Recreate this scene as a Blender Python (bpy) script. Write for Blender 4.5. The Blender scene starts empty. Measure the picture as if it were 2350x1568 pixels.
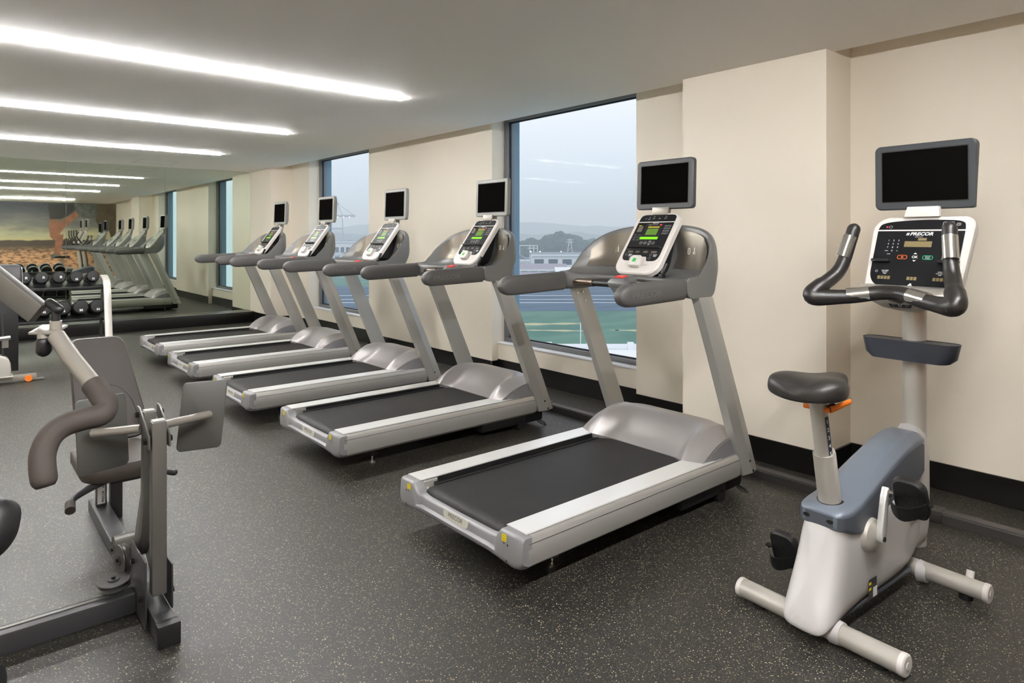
import bpy, bmesh, math, random
from mathutils import Vector, Matrix, noise
random.seed(7)
PI = math.pi
C = bpy.context.scene.collection
S = bpy.context.scene

# ------------------------------------------------------------------ camera, world, exposure
cam_d = bpy.data.cameras.new('camera'); cam = bpy.data.objects.new('camera', cam_d); C.objects.link(cam)
cam.location = (0, 0, 1.4)
cam.rotation_euler = (PI/2, 0, math.radians(-40.39))
cam_d.sensor_width = 36.0; cam_d.lens = 1521.5/2350*36; cam_d.shift_y = -238.7/2350
cam_d.clip_start = 0.05; cam_d.clip_end = 20000
S.camera = cam
S.cycles.volume_bounces = 3; S.cycles.max_bounces = 14; S.cycles.diffuse_bounces = 8; S.cycles.glossy_bounces = 6; S.cycles.transparent_max_bounces = 16
S.cycles.sample_clamp_indirect = 8
S.view_settings.view_transform = 'Standard'; S.view_settings.look = 'None'
S.view_settings.exposure = 0.42; S.view_settings.gamma = 1.0; S.view_settings.use_curve_mapping = False
STRIP_POWER = 150.0
SKY_POWER = 1.0

w = bpy.data.worlds.new('sky'); S.world = w; w.use_nodes = True
nt = w.node_tree; nt.nodes.clear()
o_ = nt.nodes.new('ShaderNodeOutputWorld'); bg = nt.nodes.new('ShaderNodeBackground')
tc = nt.nodes.new('ShaderNodeTexCoord'); sx = nt.nodes.new('ShaderNodeSeparateXYZ')
rp = nt.nodes.new('ShaderNodeValToRGB'); cr = rp.color_ramp
nz = nt.nodes.new('ShaderNodeTexNoise'); nz.inputs['Scale'].default_value = 3.0; nz.inputs['Detail'].default_value = 5
mp = nt.nodes.new('ShaderNodeMapping'); mp.inputs['Scale'].default_value = (1, 1, 4)
mx = nt.nodes.new('ShaderNodeMath'); mx.operation = 'MULTIPLY_ADD'; mx.inputs[1].default_value = 0.06
cr.elements[0].position = 0.0; cr.elements[0].color = (0.56, 0.70, 0.80, 1)
cr.elements[1].position = 0.5; cr.elements[1].color = (0.88, 0.87, 0.93, 1)
e = cr.elements.new(0.08); e.color = (0.60, 0.73, 0.82, 1)
e = cr.elements.new(0.24); e.color = (0.84, 0.86, 0.93, 1)
nt.links.new(tc.outputs['Generated'], sx.inputs[0]); nt.links.new(tc.outputs['Generated'], mp.inputs[0]); nt.links.new(mp.outputs[0], nz.inputs['Vector'])
nt.links.new(nz.outputs['Fac'], mx.inputs[0]); nt.links.new(sx.outputs['Z'], mx.inputs[2])
nt.links.new(mx.outputs[0], rp.inputs[0]); nt.links.new(rp.outputs[0], bg.inputs[0]); nt.links.new(bg.outputs[0], o_.inputs[0])
bg.inputs[1].default_value = SKY_POWER

# ------------------------------------------------------------------ materials
def srgb(c):
    return tuple(((x/255)/12.92 if x/255 <= 0.04045 else (((x/255)+0.055)/1.055)**2.4) for x in c) + (1,)
def mat(name, rgb, rough=0.5, metal=0.0, bump=0.0, bscale=200.0, var=0.0, vscale=8.0, emit=0.0, coat=0.0, spec=0.5, stretch=None):
    m = bpy.data.materials.new(name); m.use_nodes = True; t = m.node_tree; b = t.nodes['Principled BSDF']
    b.inputs['Base Color'].default_value = srgb(rgb); b.inputs['Roughness'].default_value = rough
    b.inputs['Metallic'].default_value = metal; b.inputs['Coat Weight'].default_value = coat
    b.inputs['Specular IOR Level'].default_value = spec
    if emit: b.inputs['Emission Color'].default_value = srgb(rgb); b.inputs['Emission Strength'].default_value = emit
    if bump or var:
        tcn = t.nodes.new('ShaderNodeTexCoord'); mpn = t.nodes.new('ShaderNodeMapping')
        if stretch: mpn.inputs['Scale'].default_value = stretch
        t.links.new(tcn.outputs['Object'], mpn.inputs[0])
    if bump:
        n = t.nodes.new('ShaderNodeTexNoise'); n.inputs['Scale'].default_value = bscale; n.inputs['Detail'].default_value = 3
        bn = t.nodes.new('ShaderNodeBump'); bn.inputs['Strength'].default_value = bump; bn.inputs['Distance'].default_value = 0.002
        t.links.new(mpn.outputs[0], n.inputs['Vector']); t.links.new(n.outputs['Fac'], bn.inputs['Height']); t.links.new(bn.outputs[0], b.inputs['Normal'])
    if var:
        n = t.nodes.new('ShaderNodeTexNoise'); n.inputs['Scale'].default_value = vscale; n.inputs['Detail'].default_value = 4
        r = t.nodes.new('ShaderNodeMixRGB'); r.blend_type = 'MULTIPLY'; r.inputs[1].default_value = srgb(rgb)
        rr_ = t.nodes.new('ShaderNodeValToRGB'); rr_.color_ramp.elements[0].color = (1-var,)*3+(1,); rr_.color_ramp.elements[1].color = (1+var*.3,)*3+(1,)
        rr_.color_ramp.elements[0].position = .3; rr_.color_ramp.elements[1].position = .7
        r.inputs[0].default_value = 1
        t.links.new(mpn.outputs[0], n.inputs['Vector']); t.links.new(n.outputs['Fac'], rr_.inputs[0]); t.links.new(rr_.outputs[0], r.inputs[2]); t.links.new(r.outputs[0], b.inputs['Base Color'])
    return m

MT = {}
MT['wall'] = mat('wall_paint', (230, 221, 206), 0.5, bump=.05, bscale=90, var=.03, vscale=1.5)
MT['ceil'] = mat('ceiling_paint', (252, 250, 247), 0.6, var=.012, vscale=1.2)
MT['base'] = mat('black_gloss_skirting', (16, 15, 13), 0.28, bump=.05, bscale=40)
MT['duct'] = mat('dark_cable_duct', (52, 50, 48), 0.35)
MT['frame'] = mat('window_frame_metal', (122, 124, 128), 0.45, metal=.3)
MT['gasket'] = mat('black_gasket', (22, 26, 32), 0.5)
MT['sill'] = mat('white_sill', (226, 228, 232), 0.45)
MT['alu'] = mat('brushed_aluminium', (226, 226, 224), 0.36, metal=.5, bump=.03, bscale=60, stretch=(.05, 4, 4))
MT['alu_side'] = mat('satin_aluminium_side', (184, 182, 178), 0.38, metal=.55, bump=.03, bscale=60, stretch=(.05, 4, 4))
MT['post'] = mat('champagne_grey_paint', (168, 167, 162), 0.42, metal=.45, bump=.04, bscale=500)
MT['cover'] = mat('mid_grey_plastic', (128, 127, 129), 0.42, metal=.2, bump=.05, bscale=600)
MT['hood'] = mat('silver_grey_hood', (152, 148, 147), 0.36, metal=.45, bump=.04, bscale=600)
MT['hood_d'] = mat('grey_hood_side', (120, 119, 122), 0.45, metal=.2, bump=.05, bscale=600)
MT['cowl'] = mat('warm_grey_cowl', (106, 106, 105), 0.38, metal=.25, bump=.04, bscale=600)
MT['grip'] = mat('dark_grey_handrail_foam', (72, 71, 70), 0.5, bump=.12, bscale=500)
MT['belt'] = mat('black_running_belt', (26, 25, 25), 0.55, bump=.35, bscale=170, var=.3, vscale=6, spec=.28)
MT['black'] = mat('black_plastic', (18, 18, 19), 0.42)
MT['bpanel'] = mat('black_overlay', (17, 18, 21), 0.38, spec=.25)
MT['screen'] = mat('black_glass_screen', (10, 9, 8), 0.35, spec=.0)
MT['bezel_d'] = mat('charcoal_bezel', (50, 54, 58), 0.4, bump=.05, bscale=500)
MT['bezel_l'] = mat('grey_bezel', (128, 128, 124), 0.42, bump=.04, bscale=500)
MT['white'] = mat('pearl_white_plastic', (204, 199, 194), 0.35)
MT['mark'] = mat('white_print', (226, 228, 226), 0.6)
MT['mark_d'] = mat('dim_grey_print', (120, 120, 116), 0.6)
MT['yellow'] = mat('yellow_label', (232, 208, 30), 0.5)
MT['red'] = mat('red_button', (222, 44, 32), 0.4)
MT['green'] = mat('green_button', (40, 160, 70), 0.4)
MT['lcd'] = mat('green_lcd', (84, 118, 46), 0.3, emit=.14)
MT['lcd_b'] = mat('bright_green_led', (110, 200, 24), 0.3, emit=.4)
MT['lcd_y'] = mat('amber_led', (240, 190, 60), 0.3, emit=.8)
MT['lcd_r'] = mat('red_led', (255, 40, 60), 0.3, emit=1.4)
MT['lcd_off'] = mat('unlit_display', (118, 106, 74), 0.4)
MT['ink_g'] = mat('green_print', (20, 190, 130), 0.5)
MT['ink_o'] = mat('orange_print', (232, 110, 40), 0.5)
MT['badge'] = mat('badge_plate', (206, 204, 190), 0.35, metal=.2)
MT['ink'] = mat('dark_print', (60, 60, 58), 0.5)
MT['chrome'] = mat('polished_steel', (214, 212, 206), 0.18, metal=.95)
MT['bolt'] = mat('dark_bolt', (46, 44, 42), 0.3, metal=.7)
MT['leather'] = mat('brown_grey_vinyl', (62, 55, 50), 0.5, bump=.15, bscale=260)
MT['vinyl'] = mat('black_vinyl', (28, 28, 30), 0.42, bump=.12, bscale=260)
MT['saddle'] = mat('black_saddle_skin', (30, 28, 27), 0.4, bump=.3, bscale=420)
MT['gym'] = mat('gunmetal_paint', (94, 92, 88), 0.38, metal=.4, bump=.03, bscale=500)
MT['gym_d'] = mat('dark_gunmetal_paint', (58, 58, 60), 0.4, metal=.35)
MT['gym_l'] = mat('light_silver_paint', (146, 141, 134), 0.36, metal=.4)
MT['plate'] = mat('dark_plate_paint', (74, 74, 71), 0.42, metal=.3)
MT['foam'] = mat('brown_grey_foam', (54, 47, 43), 0.75, bump=.25, bscale=700)
MT['bike_w'] = mat('pearl_grey_shroud', (190, 187, 186), 0.38, metal=.12)
MT['bike_g'] = mat('slate_grey_cover', (104, 112, 124), 0.4, metal=.25)
MT['bike_gd'] = mat('dark_slate_side', (74, 78, 86), 0.45, metal=.15)
MT['bike_t'] = mat('silver_tube', (184, 180, 172), 0.36, metal=.4)
MT['bikebar'] = mat('black_bar_grip', (30, 28, 27), 0.36, bump=.12, bscale=500)
MT['navy'] = mat('dark_navy_tray', (40, 44, 54), 0.45)
MT['orange'] = mat('orange_plastic', (228, 120, 30), 0.4)
MT['rack'] = mat('rack_white_silver', (196, 192, 184), 0.3, metal=.25)
MT['rub'] = mat('black_urethane', (14, 14, 14), 0.5, spec=.3)
MT['mirror'] = mat('mirror_silver', (224, 231, 217), 0.015, metal=1.0)
MT['led'] = mat('led_diffuser', (252, 251, 250), 0.5, emit=STRIP_POWER)

MT['led_n'] = mat('led_diffuser_near', (252, 251, 250), 0.5, emit=STRIP_POWER*2.0)

def floor_mat():
    m = bpy.data.materials.new('speckled_rubber_floor'); m.use_nodes = True; t = m.node_tree; b = t.nodes['Principled BSDF']
    tcn = t.nodes.new('ShaderNodeTexCoord')
    def flecks(scale, thr, off):
        mpn = t.nodes.new('ShaderNodeMapping'); mpn.inputs['Location'].default_value = (off, off*.7, 0); mpn.inputs['Scale'].default_value = (1, 1, 0.0)
        dn = t.nodes.new('ShaderNodeTexNoise'); dn.inputs['Scale'].default_value = scale*1.7; dn.inputs['Detail'].default_value = 1
        ad = t.nodes.new('ShaderNodeMixRGB'); ad.blend_type = 'ADD'; ad.inputs[0].default_value = .9/scale
        v = t.nodes.new('ShaderNodeTexVoronoi'); v.inputs['Scale'].default_value = scale
        t.links.new(tcn.outputs['Object'], mpn.inputs[0]); t.links.new(mpn.outputs[0], dn.inputs['Vector'])
        t.links.new(mpn.outputs[0], ad.inputs[1]); t.links.new(dn.outputs['Color'], ad.inputs[2]); t.links.new(ad.outputs[0], v.inputs['Vector'])
        sp = t.nodes.new('ShaderNodeSeparateColor'); t.links.new(v.outputs['Color'], sp.inputs[0])
        a = t.nodes.new('ShaderNodeMath'); a.operation = 'LESS_THAN'; a.inputs[1].default_value = thr; t.links.new(sp.outputs[0], a.inputs[0])
        d = t.nodes.new('ShaderNodeMath'); d.operation = 'LESS_THAN'; d.inputs[1].default_value = .42; t.links.new(v.outputs['Distance'], d.inputs[0])
        mu = t.nodes.new('ShaderNodeMath'); mu.operation = 'MULTIPLY'; t.links.new(a.outputs[0], mu.inputs[0]); t.links.new(d.outputs[0], mu.inputs[1])
        return mu, sp
    f1, s1 = flecks(210, .105, 0); f2, s2 = flecks(340, .15, 3.3)
    n = t.nodes.new('ShaderNodeTexNoise'); n.inputs['Scale'].default_value = 260; n.inputs['Detail'].default_value = 2
    t.links.new(tcn.outputs['Object'], n.inputs['Vector'])
    base = t.nodes.new('ShaderNodeValToRGB'); base.color_ramp.elements[0].position = .3; base.color_ramp.elements[1].position = .72
    base.color_ramp.elements[0].color = srgb((20, 20, 19)); base.color_ramp.elements[1].color = srgb((42, 41, 39)); t.links.new(n.outputs['Fac'], base.inputs[0])
    fc = t.nodes.new('ShaderNodeMixRGB'); fc.inputs[1].default_value = srgb((200, 186, 150)); fc.inputs[2].default_value = srgb((112, 104, 84)); t.links.new(s1.outputs[1], fc.inputs[0])
    m1 = t.nodes.new('ShaderNodeMixRGB'); t.links.new(f1.outputs[0], m1.inputs[0]); t.links.new(base.outputs[0], m1.inputs[1]); t.links.new(fc.outputs[0], m1.inputs[2])
    m2 = t.nodes.new('ShaderNodeMixRGB'); t.links.new(f2.outputs[0], m2.inputs[0]); t.links.new(m1.outputs[0], m2.inputs[1]); m2.inputs[2].default_value = srgb((112, 104, 84))
    # roll seams every 1.2 m (lines along Y)
    sxn = t.nodes.new('ShaderNodeSeparateXYZ'); t.links.new(tcn.outputs['Object'], sxn.inputs[0])
    md = t.nodes.new('ShaderNodeMath'); md.operation = 'PINGPONG'; md.inputs[1].default_value = .61
    ao = t.nodes.new('ShaderNodeMath'); ao.operation = 'SUBTRACT'; ao.inputs[1].default_value = .535; t.links.new(sxn.outputs[0], ao.inputs[0]); t.links.new(ao.outputs[0], md.inputs[0])
    lt = t.nodes.new('ShaderNodeMath'); lt.operation = 'LESS_THAN'; lt.inputs[1].default_value = .0016; t.links.new(md.outputs[0], lt.inputs[0])
    m3 = t.nodes.new('ShaderNodeMixRGB'); t.links.new(lt.outputs[0], m3.inputs[0]); t.links.new(m2.outputs[0], m3.inputs[1]); m3.inputs[2].default_value = srgb((28, 26, 24))
    t.links.new(m3.outputs[0], b.inputs['Base Color']); b.inputs['Roughness'].default_value = .46; b.inputs['Specular IOR Level'].default_value = .5
    bn = t.nodes.new('ShaderNodeBump'); bn.inputs['Strength'].default_value = .25; bn.inputs['Distance'].default_value = .001
    t.links.new(n.outputs['Fac'], bn.inputs['Height']); t.links.new(bn.outputs[0], b.inputs['Normal'])
    return m
MT['floor'] = floor_mat()

def glass_mat():
    m = bpy.data.materials.new('tinted_window_glass'); m.use_nodes = True; t = m.node_tree; t.nodes.clear()
    o = t.nodes.new('ShaderNodeOutputMaterial'); tr = t.nodes.new('ShaderNodeBsdfTransparent'); gl = t.nodes.new('ShaderNodeBsdfGlossy')
    tr.inputs[0].default_value = (.955, .97, .98, 1); gl.inputs['Roughness'].default_value = 0.0; gl.inputs[0].default_value = (.9, .95, 1, 1)
    lw = t.nodes.new('ShaderNodeLayerWeight'); lw.inputs[0].default_value = .5; mxs = t.nodes.new('ShaderNodeMixShader')
    pw = t.nodes.new('ShaderNodeMath'); pw.operation = 'POWER'; pw.inputs[1].default_value = 4.0; t.links.new(lw.outputs['Facing'], pw.inputs[0])
    ma = t.nodes.new('ShaderNodeMath'); ma.operation = 'MULTIPLY_ADD'; ma.inputs[1].default_value = .012; ma.inputs[2].default_value = .0006; t.links.new(pw.outputs[0], ma.inputs[0])
    t.links.new(ma.outputs[0], mxs.inputs[0]); t.links.new(tr.outputs[0], mxs.inputs[1]); t.links.new(gl.outputs[0], mxs.inputs[2]); t.links.new(mxs.outputs[0], o.inputs[0])
    return m
MT['glass'] = glass_mat()

# ------------------------------------------------------------------ mesh helpers
def V(*a): return Vector(a)
def nb(): return bmesh.new()
def face(bm, pts):
    vs = [bm.verts.new(p) for p in pts]
    try: return bm.faces.new(vs)
    except ValueError: return None
def box(bm, x0, x1, y0, y1, z0, z1, M=None):
    r = bmesh.ops.create_cube(bm, size=1); vs = r['verts']
    for v in vs:
        p = V(x0+(x1-x0)*(v.co.x+.5), y0+(y1-y0)*(v.co.y+.5), z0+(z1-z0)*(v.co.z+.5)); v.co = M @ p if M else p
    return vs
def loft(bm, secs, close=True, caps=True):
    rows = [[bm.verts.new(p) for p in s] for s in secs]; n = len(rows[0])
    for a, b in zip(rows, rows[1:]):
        for i in range(n if close else n-1):
            j = (i+1) % n
            try: bm.faces.new((a[i], a[j], b[j], b[i]))
            except ValueError: pass
    if caps and close:
        for r in (rows[0], rows[-1]):
            try: bm.faces.new(r)
            except ValueError: pass
    return rows
def prism(bm, pts, d):
    d = Vector(d); loft(bm, [[Vector(p) for p in pts], [Vector(p)+d for p in pts]])
def frames(path, up=None):
    out = []; n = len(path); prev = None
    for i, p in enumerate(path):
        t = (path[min(i+1, n-1)]-path[max(i-1, 0)]).normalized()
        if prev is None:
            u = Vector(up) if up else (V(0, 0, 1) if abs(t.z) < .9 else V(1, 0, 0))
        else: u = prev
        u = (u-t*u.dot(t)).normalized(); prev = u; out.append((p, t, u, t.cross(u)))
    return out
def tube(bm, path, r, n=14, caps=True, up=None, ry=None, dome=False):
    path = [Vector(p) for p in path]; k = len(path)
    rs = r if isinstance(r, (list, tuple)) else [r]*k
    secs = []
    for i, (p, t, u, s) in enumerate(frames(path, up)):
        a = rs[i]; b = (ry if not isinstance(ry, (list, tuple)) else ry[i]) if ry else a
        secs.append([p+u*(math.cos(2*PI*j/n)*a)+s*(math.sin(2*PI*j/n)*b) for j in range(n)])
    if dome:
        f = frames(path, up); pre = []; post = []
        for q in (.35, .7, .95):
            sc = math.sqrt(max(0, 1-q*q)); 
            p, t, u, s = f[0]; a = rs[0]; b = (ry[0] if isinstance(ry, (list, tuple)) else ry) if ry else a; m = min(a, b)
            pre.append([p-t*(q*m)+u*(math.cos(2*PI*j/n)*a*sc)+s*(math.sin(2*PI*j/n)*b*sc) for j in range(n)])
            p, t, u, s = f[-1]; a = rs[-1]; b = (ry[-1] if isinstance(ry, (list, tuple)) else ry) if ry else a; m = min(a, b)
            post.append([p+t*(q*m)+u*(math.cos(2*PI*j/n)*a*sc)+s*(math.sin(2*PI*j/n)*b*sc) for j in range(n)])
        secs = pre[::-1]+secs+post
    loft(bm, secs, True, caps)
def cyl(bm, a, b, r, n=16, r2=None): tube(bm, [a, b], [r, r if r2 is None else r2], n)
def smooth_path(pts, k=6):
    pts = [Vector(p) for p in pts]; P_ = [pts[0]*2-pts[1]]+pts+[pts[-1]*2-pts[-2]]; out = []
    for i in range(1, len(P_)-2):
        a, b, c, d = P_[i-1:i+3]
        for j in range(k):
            t = j/k; out.append(.5*((2*b)+(c-a)*t+(2*a-5*b+4*c-d)*t*t+(3*b-a-3*c+d)*t**3))
    out.append(pts[-1]); return out
def interp(tbl, x):
    if x <= tbl[0][0]: return tbl[0][1:]
    for a, b in zip(tbl, tbl[1:]):
        if x <= b[0]:
            t = (x-a[0])/(b[0]-a[0]); return tuple(p+(q-p)*t for p, q in zip(a[1:], b[1:]))
    return tbl[-1][1:]
def rr(w, h, r, n=5):
    rs = r if isinstance(r, (list, tuple)) else [r]*4      # order: TR, TL, BL, BR
    pts = []
    for (sx_, sy_, a0), q in zip(((1, 1, 0), (-1, 1, 90), (-1, -1, 180), (1, -1, 270)), rs):
        cx, cy = sx_*(w/2-q), sy_*(h/2-q)
        for i in range(n+1):
            a = math.radians(a0+90*i/n); pts.append((cx+q*math.cos(a), cy+q*math.sin(a)))
    return pts
def rp(pts, n=5):
    out = []; m = len(pts)
    for i, (x, y, r) in enumerate(pts):
        p = Vector((x, y)); a = Vector(pts[i-1][:2]); c = Vector(pts[(i+1) % m][:2])
        if r <= 0: out.append((x, y)); continue
        pa = p+(a-p).normalized()*min(r, (a-p).length*.49); pc = p+(c-p).normalized()*min(r, (c-p).length*.49)
        for k in range(n+1): t = k/n; q = pa*(1-t)**2+p*2*t*(1-t)+pc*t*t; out.append((q.x, q.y))
    return out
class Fr:
    def __init__(s, O, U, Vv): s.O = Vector(O); s.U = Vector(U).normalized(); s.V = Vector(Vv).normalized(); s.N = s.U.cross(s.V).normalized()
    def __call__(s, u, v, w=0.0): return s.O+s.U*u+s.V*v+s.N*w
def shape(bm, F, pts, u=0, v=0, w=.0007): face(bm, [F(u+a, v+b, w) for a, b in pts])
def rect(bm, F, u, v, a, b, w=.0007, r=0): shape(bm, F, rr(a, b, r, 3) if r else [(a/2, b/2), (-a/2, b/2), (-a/2, -b/2), (a/2, -b/2)], u, v, w)
def ring(bm, F, u, v, a, b, r, t, w=.0008):
    o = rr(a, b, r, 4); i = rr(a-2*t, b-2*t, max(r-t, .0001), 4); n = len(o)
    ov = [bm.verts.new(F(u+p, v+q, w)) for p, q in o]; iv = [bm.verts.new(F(u+p, v+q, w)) for p, q in i]
    for k in range(n): bm.faces.new((ov[k], ov[(k+1) % n], iv[(k+1) % n], iv[k]))
def slab(bm, F, pts, t, w=0.0, u=0, v=0, inset=None):
    secs = [[F(u+a, v+b, w-t) for a, b in pts], [F(u+a, v+b, w) for a, b in pts]]
    if inset:
        k = inset; secs = [secs[0], [F(u+a, v+b, w-k) for a, b in pts], [F(u+a*(1-.9*k/max(abs(a), .01)) if abs(a) > k else u+a, v+b*(1-.9*k/max(abs(b), .01)) if abs(b) > k else v+b, w) for a, b in pts]]
    loft(bm, secs)
TXT = {}
def txt(bm, F, u, v, s, size, w=.0009, shear=0.0, off=0.0, rot=0.0, sxx=1.0):
    key = (s, shear, off)
    if key not in TXT:
        c = bpy.data.curves.new('t', 'FONT'); c.body = s; c.align_x = 'CENTER'; c.align_y = 'CENTER'; c.size = 1; c.shear = shear; c.offset = off; c.resolution_u = 3
        ob = bpy.data.objects.new('t', c); me = bpy.data.meshes.new_from_object(ob)
        TXT[key] = ([tuple(q.co[:2]) for q in me.vertices], [tuple(p.vertices) for p in me.polygons])
        bpy.data.objects.remove(ob); bpy.data.curves.remove(c); bpy.data.meshes.remove(me)
    vs, ps = TXT[key]; ca, sa = math.cos(rot), math.sin(rot)
    nv = [bm.verts.new(F(u+(x*ca*sxx-y*sa)*size, v+(x*sa*sxx+y*ca)*size, w)) for x, y in vs]
    for p in ps:
        try: bm.faces.new([nv[i] for i in p])
        except ValueError: pass
def bev(bm, wdt, seg=2, ang=30):
    es = [e for e in bm.edges if len(e.link_faces) == 2 and e.calc_face_angle(0) > math.radians(ang)]
    if es: bmesh.ops.bevel(bm, geom=es, offset=wdt, segments=seg, affect='EDGES', profile=.5, clamp_overlap=True)
def obj(name, bm, m, parent=None, bevel=0, seg=2, flat=False, label=None, kind=None, norm=True, ang=38):
    if norm: bmesh.ops.recalc_face_normals(bm, faces=bm.faces)
    if bevel: bev(bm, bevel, seg)
    me = bpy.data.meshes.new(name); bm.to_mesh(me); bm.free()
    if not flat:
        for p in me.polygons: p.use_smooth = True
        me.set_sharp_from_angle(angle=math.radians(ang))
    me.materials.append(MT[m] if isinstance(m, str) else m)
    o = bpy.data.objects.new(name, me); C.objects.link(o)
    if parent: o.parent = parent
    if label: o['label'] = label
    if kind: o['kind'] = kind
    return o
def thing(name, label, cat, loc=(0, 0, 0), rz=0, group=None):
    o = bpy.data.objects.new(name, None); C.objects.link(o); o.empty_display_size = .1
    o.location = loc; o.rotation_euler = (0, 0, rz); o['label'] = label; o['category'] = cat
    if group: o['group'] = group
    return o
def tag(o, label, cat, group=None, kind=None):
    o['label'] = label; o['category'] = cat
    if group: o['group'] = group
    if kind: o['kind'] = kind
    return o
def struct(name, bm, m, **k): return obj(name, bm, m, kind='structure', **k)
def copy_tree(o, parent=None):
    c = o.copy(); C.objects.link(c)
    if parent: c.parent = parent
    for ch in list(o.children): copy_tree(ch, c)
    return c

# ------------------------------------------------------------------ room shell
XW, XC, XA, XG = 4.2, 3.875, 4.285, 4.36          # wall plane, column face, apron plane, window frame plane
ZC = 2.494; YM = 11.35; YB = -2.3; XL = -1.6
b = nb(); box(b, XL, 4.7, YB-.1, YM+.1, -.12, 0); struct('floor', b, 'floor')
b = nb(); box(b, XL, 3.97, YB-.1, YM+.1, ZC, ZC+.3); struct('ceiling', b, 'ceil')
b = nb(); box(b, 3.97, 4.7, YB-.1, YM+.1, 2.72, 2.8); struct('ceiling_recess', b, 'ceil')
b = nb(); box(b, XL-.15, XL, YB-.1, YM+.1, 0, 2.8); struct('wall_left', b, 'wall')
b = nb(); box(b, XL, 4.7, YB-.2, YB, 0, 2.8); struct('wall_back', b, 'wall')
b = nb(); box(b, XL, 4.7, YM+.012, YM+.2, 0, 2.8); struct('wall_front', b, 'wall')
W1 = (3.40, 5.25); W2 = (7.83, 9.72)
b = nb()
box(b, XW, 4.54, YB-.1, 1.745, 0, 2.8)
box(b, XC, 4.54, 1.745, 2.73, 0, 2.8)
box(b, XW, 4.54, 2.73, W1[0], 0, 2.8)
box(b, XW, 4.54, W1[1], W2[0], 0, 2.8)
box(b, XW, 4.54, W2[1], 10.42, 0, 2.8)
box(b, XC, 4.54, 10.42, YM+.05, 0, 2.8)
for a, c in (W1, W2):
    box(b, XA, 4.54, a, c, 0, .330); box(b, XW, 4.54, a, c, 2.66, 2.8)
struct('wall_right', b, 'wall', flat=True)
# baseboards
bz_ = .15
b = nb(); t_ = .012
box(b, XW-t_, XW, YB, 1.745-t_, 0, bz_); box(b, XC-t_, XW, 1.745-t_, 1.745, 0, bz_); box(b, XC-t_, XC, 1.745, 2.73+t_, 0, bz_)
box(b, XC, XW, 2.73, 2.73+t_, 0, bz_)
box(b, XW-t_, XW, 2.73+t_, W1[0], 0, bz_); box(b, XA-t_, XA, W1[0], W1[1], 0, bz_+.012)
box(b, XW-t_, XA-t_, W1[1]-t_, W1[1], 0, bz_); box(b, XW-t_, XW, W1[1], W2[0], 0, bz_)
box(b, XA-t_, XA, W2[0], W2[1], 0, bz_+.012); box(b, XW-t_, XA-t_, W2[1]-t_, W2[1], 0, bz_); box(b, XW-t_, XW, W2[1], 10.42-t_, 0, bz_)
box(b, XC-t_, XW, 10.42-t_, 10.42, 0, bz_); box(b, XC-t_, XC, 10.42, 11.14, 0, bz_+.02)
struct('baseboard_right', b, 'base', bevel=.002, seg=1)
b = nb(); box(b, XL, XC-.0, 11.14, YM, 0, .175); struct('trim_1', b, 'base', bevel=.004, label='black plinth under the mirror')
b = nb(); box(b, XL, XL+t_, YB, YM-.21, 0, bz_); struct('baseboard_left', b, 'base')
# mirror, in panels
seams = [-1.6, -.8, 0.0, 1.285, 2.57, XC]
mr = thing('wall_mirror', 'full height mirror in joined panels covering the end wall above a black plinth', 'mirror', (0, YM, .175))
for i in range(len(seams)-1):
    b = nb(); a, c = seams[i]+.0015, seams[i+1]-.0015; tl = (.0006, -.0004, .0005, -.0007, 0.0)[i]
    y0, y1 = -tl*(c-a)/2, tl*(c-a)/2
    vs = box(b, a, c, -.006, .011, 0, ZC-.175-.004)
    for v in vs: v.co.y += (y0 if v.co.x < (a+c)/2 else y1)
    obj('mirror_panel', b, 'mirror', mr, flat=True)

# windows
def window(n, ya, yb, sy=0):
    r = thing('window_%d' % n, 'tall grey framed window', 'window', (0, 0, 0)); r['kind'] = 'structure'
    f = .045
    b = nb()
    for (y0, y1, z0, z1) in ((ya, yb, .335, .375), (ya, yb, 2.58, 2.66), (ya, ya+f, .375, 2.58), (yb-f, yb, .375, 2.58)):
        box(b, XG, 4.46, y0, y1, z0, z1)
    obj('window_frame', b, 'frame', r, bevel=.004)
    b = nb(); g = .012
    for (y0, y1, z0, z1) in ((ya+f, yb-f, .375, .375+g), (ya+f, yb-f, 2.58-g, 2.58), (ya+f, ya+f+g, .375, 2.58), (yb-f-g, yb-f, .375, 2.58)):
        box(b, 4.396, 4.414, y0, y1, z0, z1)
    obj('gasket', b, 'gasket', r)
    b = nb(); box(b, 4.405, 4.411, ya+f, yb-f, .375, 2.58); obj('glass_pane', b, 'glass', r, flat=True)
    b = nb(); box(b, XA-.012, XG, ya, yb, .320, .336); obj('sill', b, 'sill', r, bevel=.003)
    b = nb(); box(b, 4.46, 4.56, yb-.012, yb+.06, .2, 2.8); box(b, 4.46, 4.56, ya-.06, ya+.012, .2, 2.8)
    obj('outer_reveal', b, mat('blue_grey_cladding_%d' % n, (120, 150, 170), .6, bump=.3, bscale=20), r)
    return r
window(1, *W1); window(2, *W2)

# ceiling light strips
for i, y in enumerate((.30, 4.53, 6.81, 9.09)):
    lab = ['long glowing white ceiling strip light near the end wall mural, seen in the mirror', 'long glowing ceiling strip light, longest and brightest of the row',
           'middle glowing strip light in the ceiling row', 'glowing ceiling strip light closest to the mirror wall'][i]
    r = thing('ceiling_strip_light', lab, 'light', (0, y, ZC), 0, 'recessed linear ceiling lights')
    b = nb(); box(b, -1.5, 2.715, -.012, .012, -.017, -.0005); obj('diffuser', b, 'led_n' if i == 0 else 'led', r)
    b = nb(); box(b, -1.51, 2.724, -.022, -.0165, -.003, -.0002); box(b, -1.51, 2.724, .0165, .022, -.003, -.0002); obj('trim_edge', b, 'ceil', r)
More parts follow.
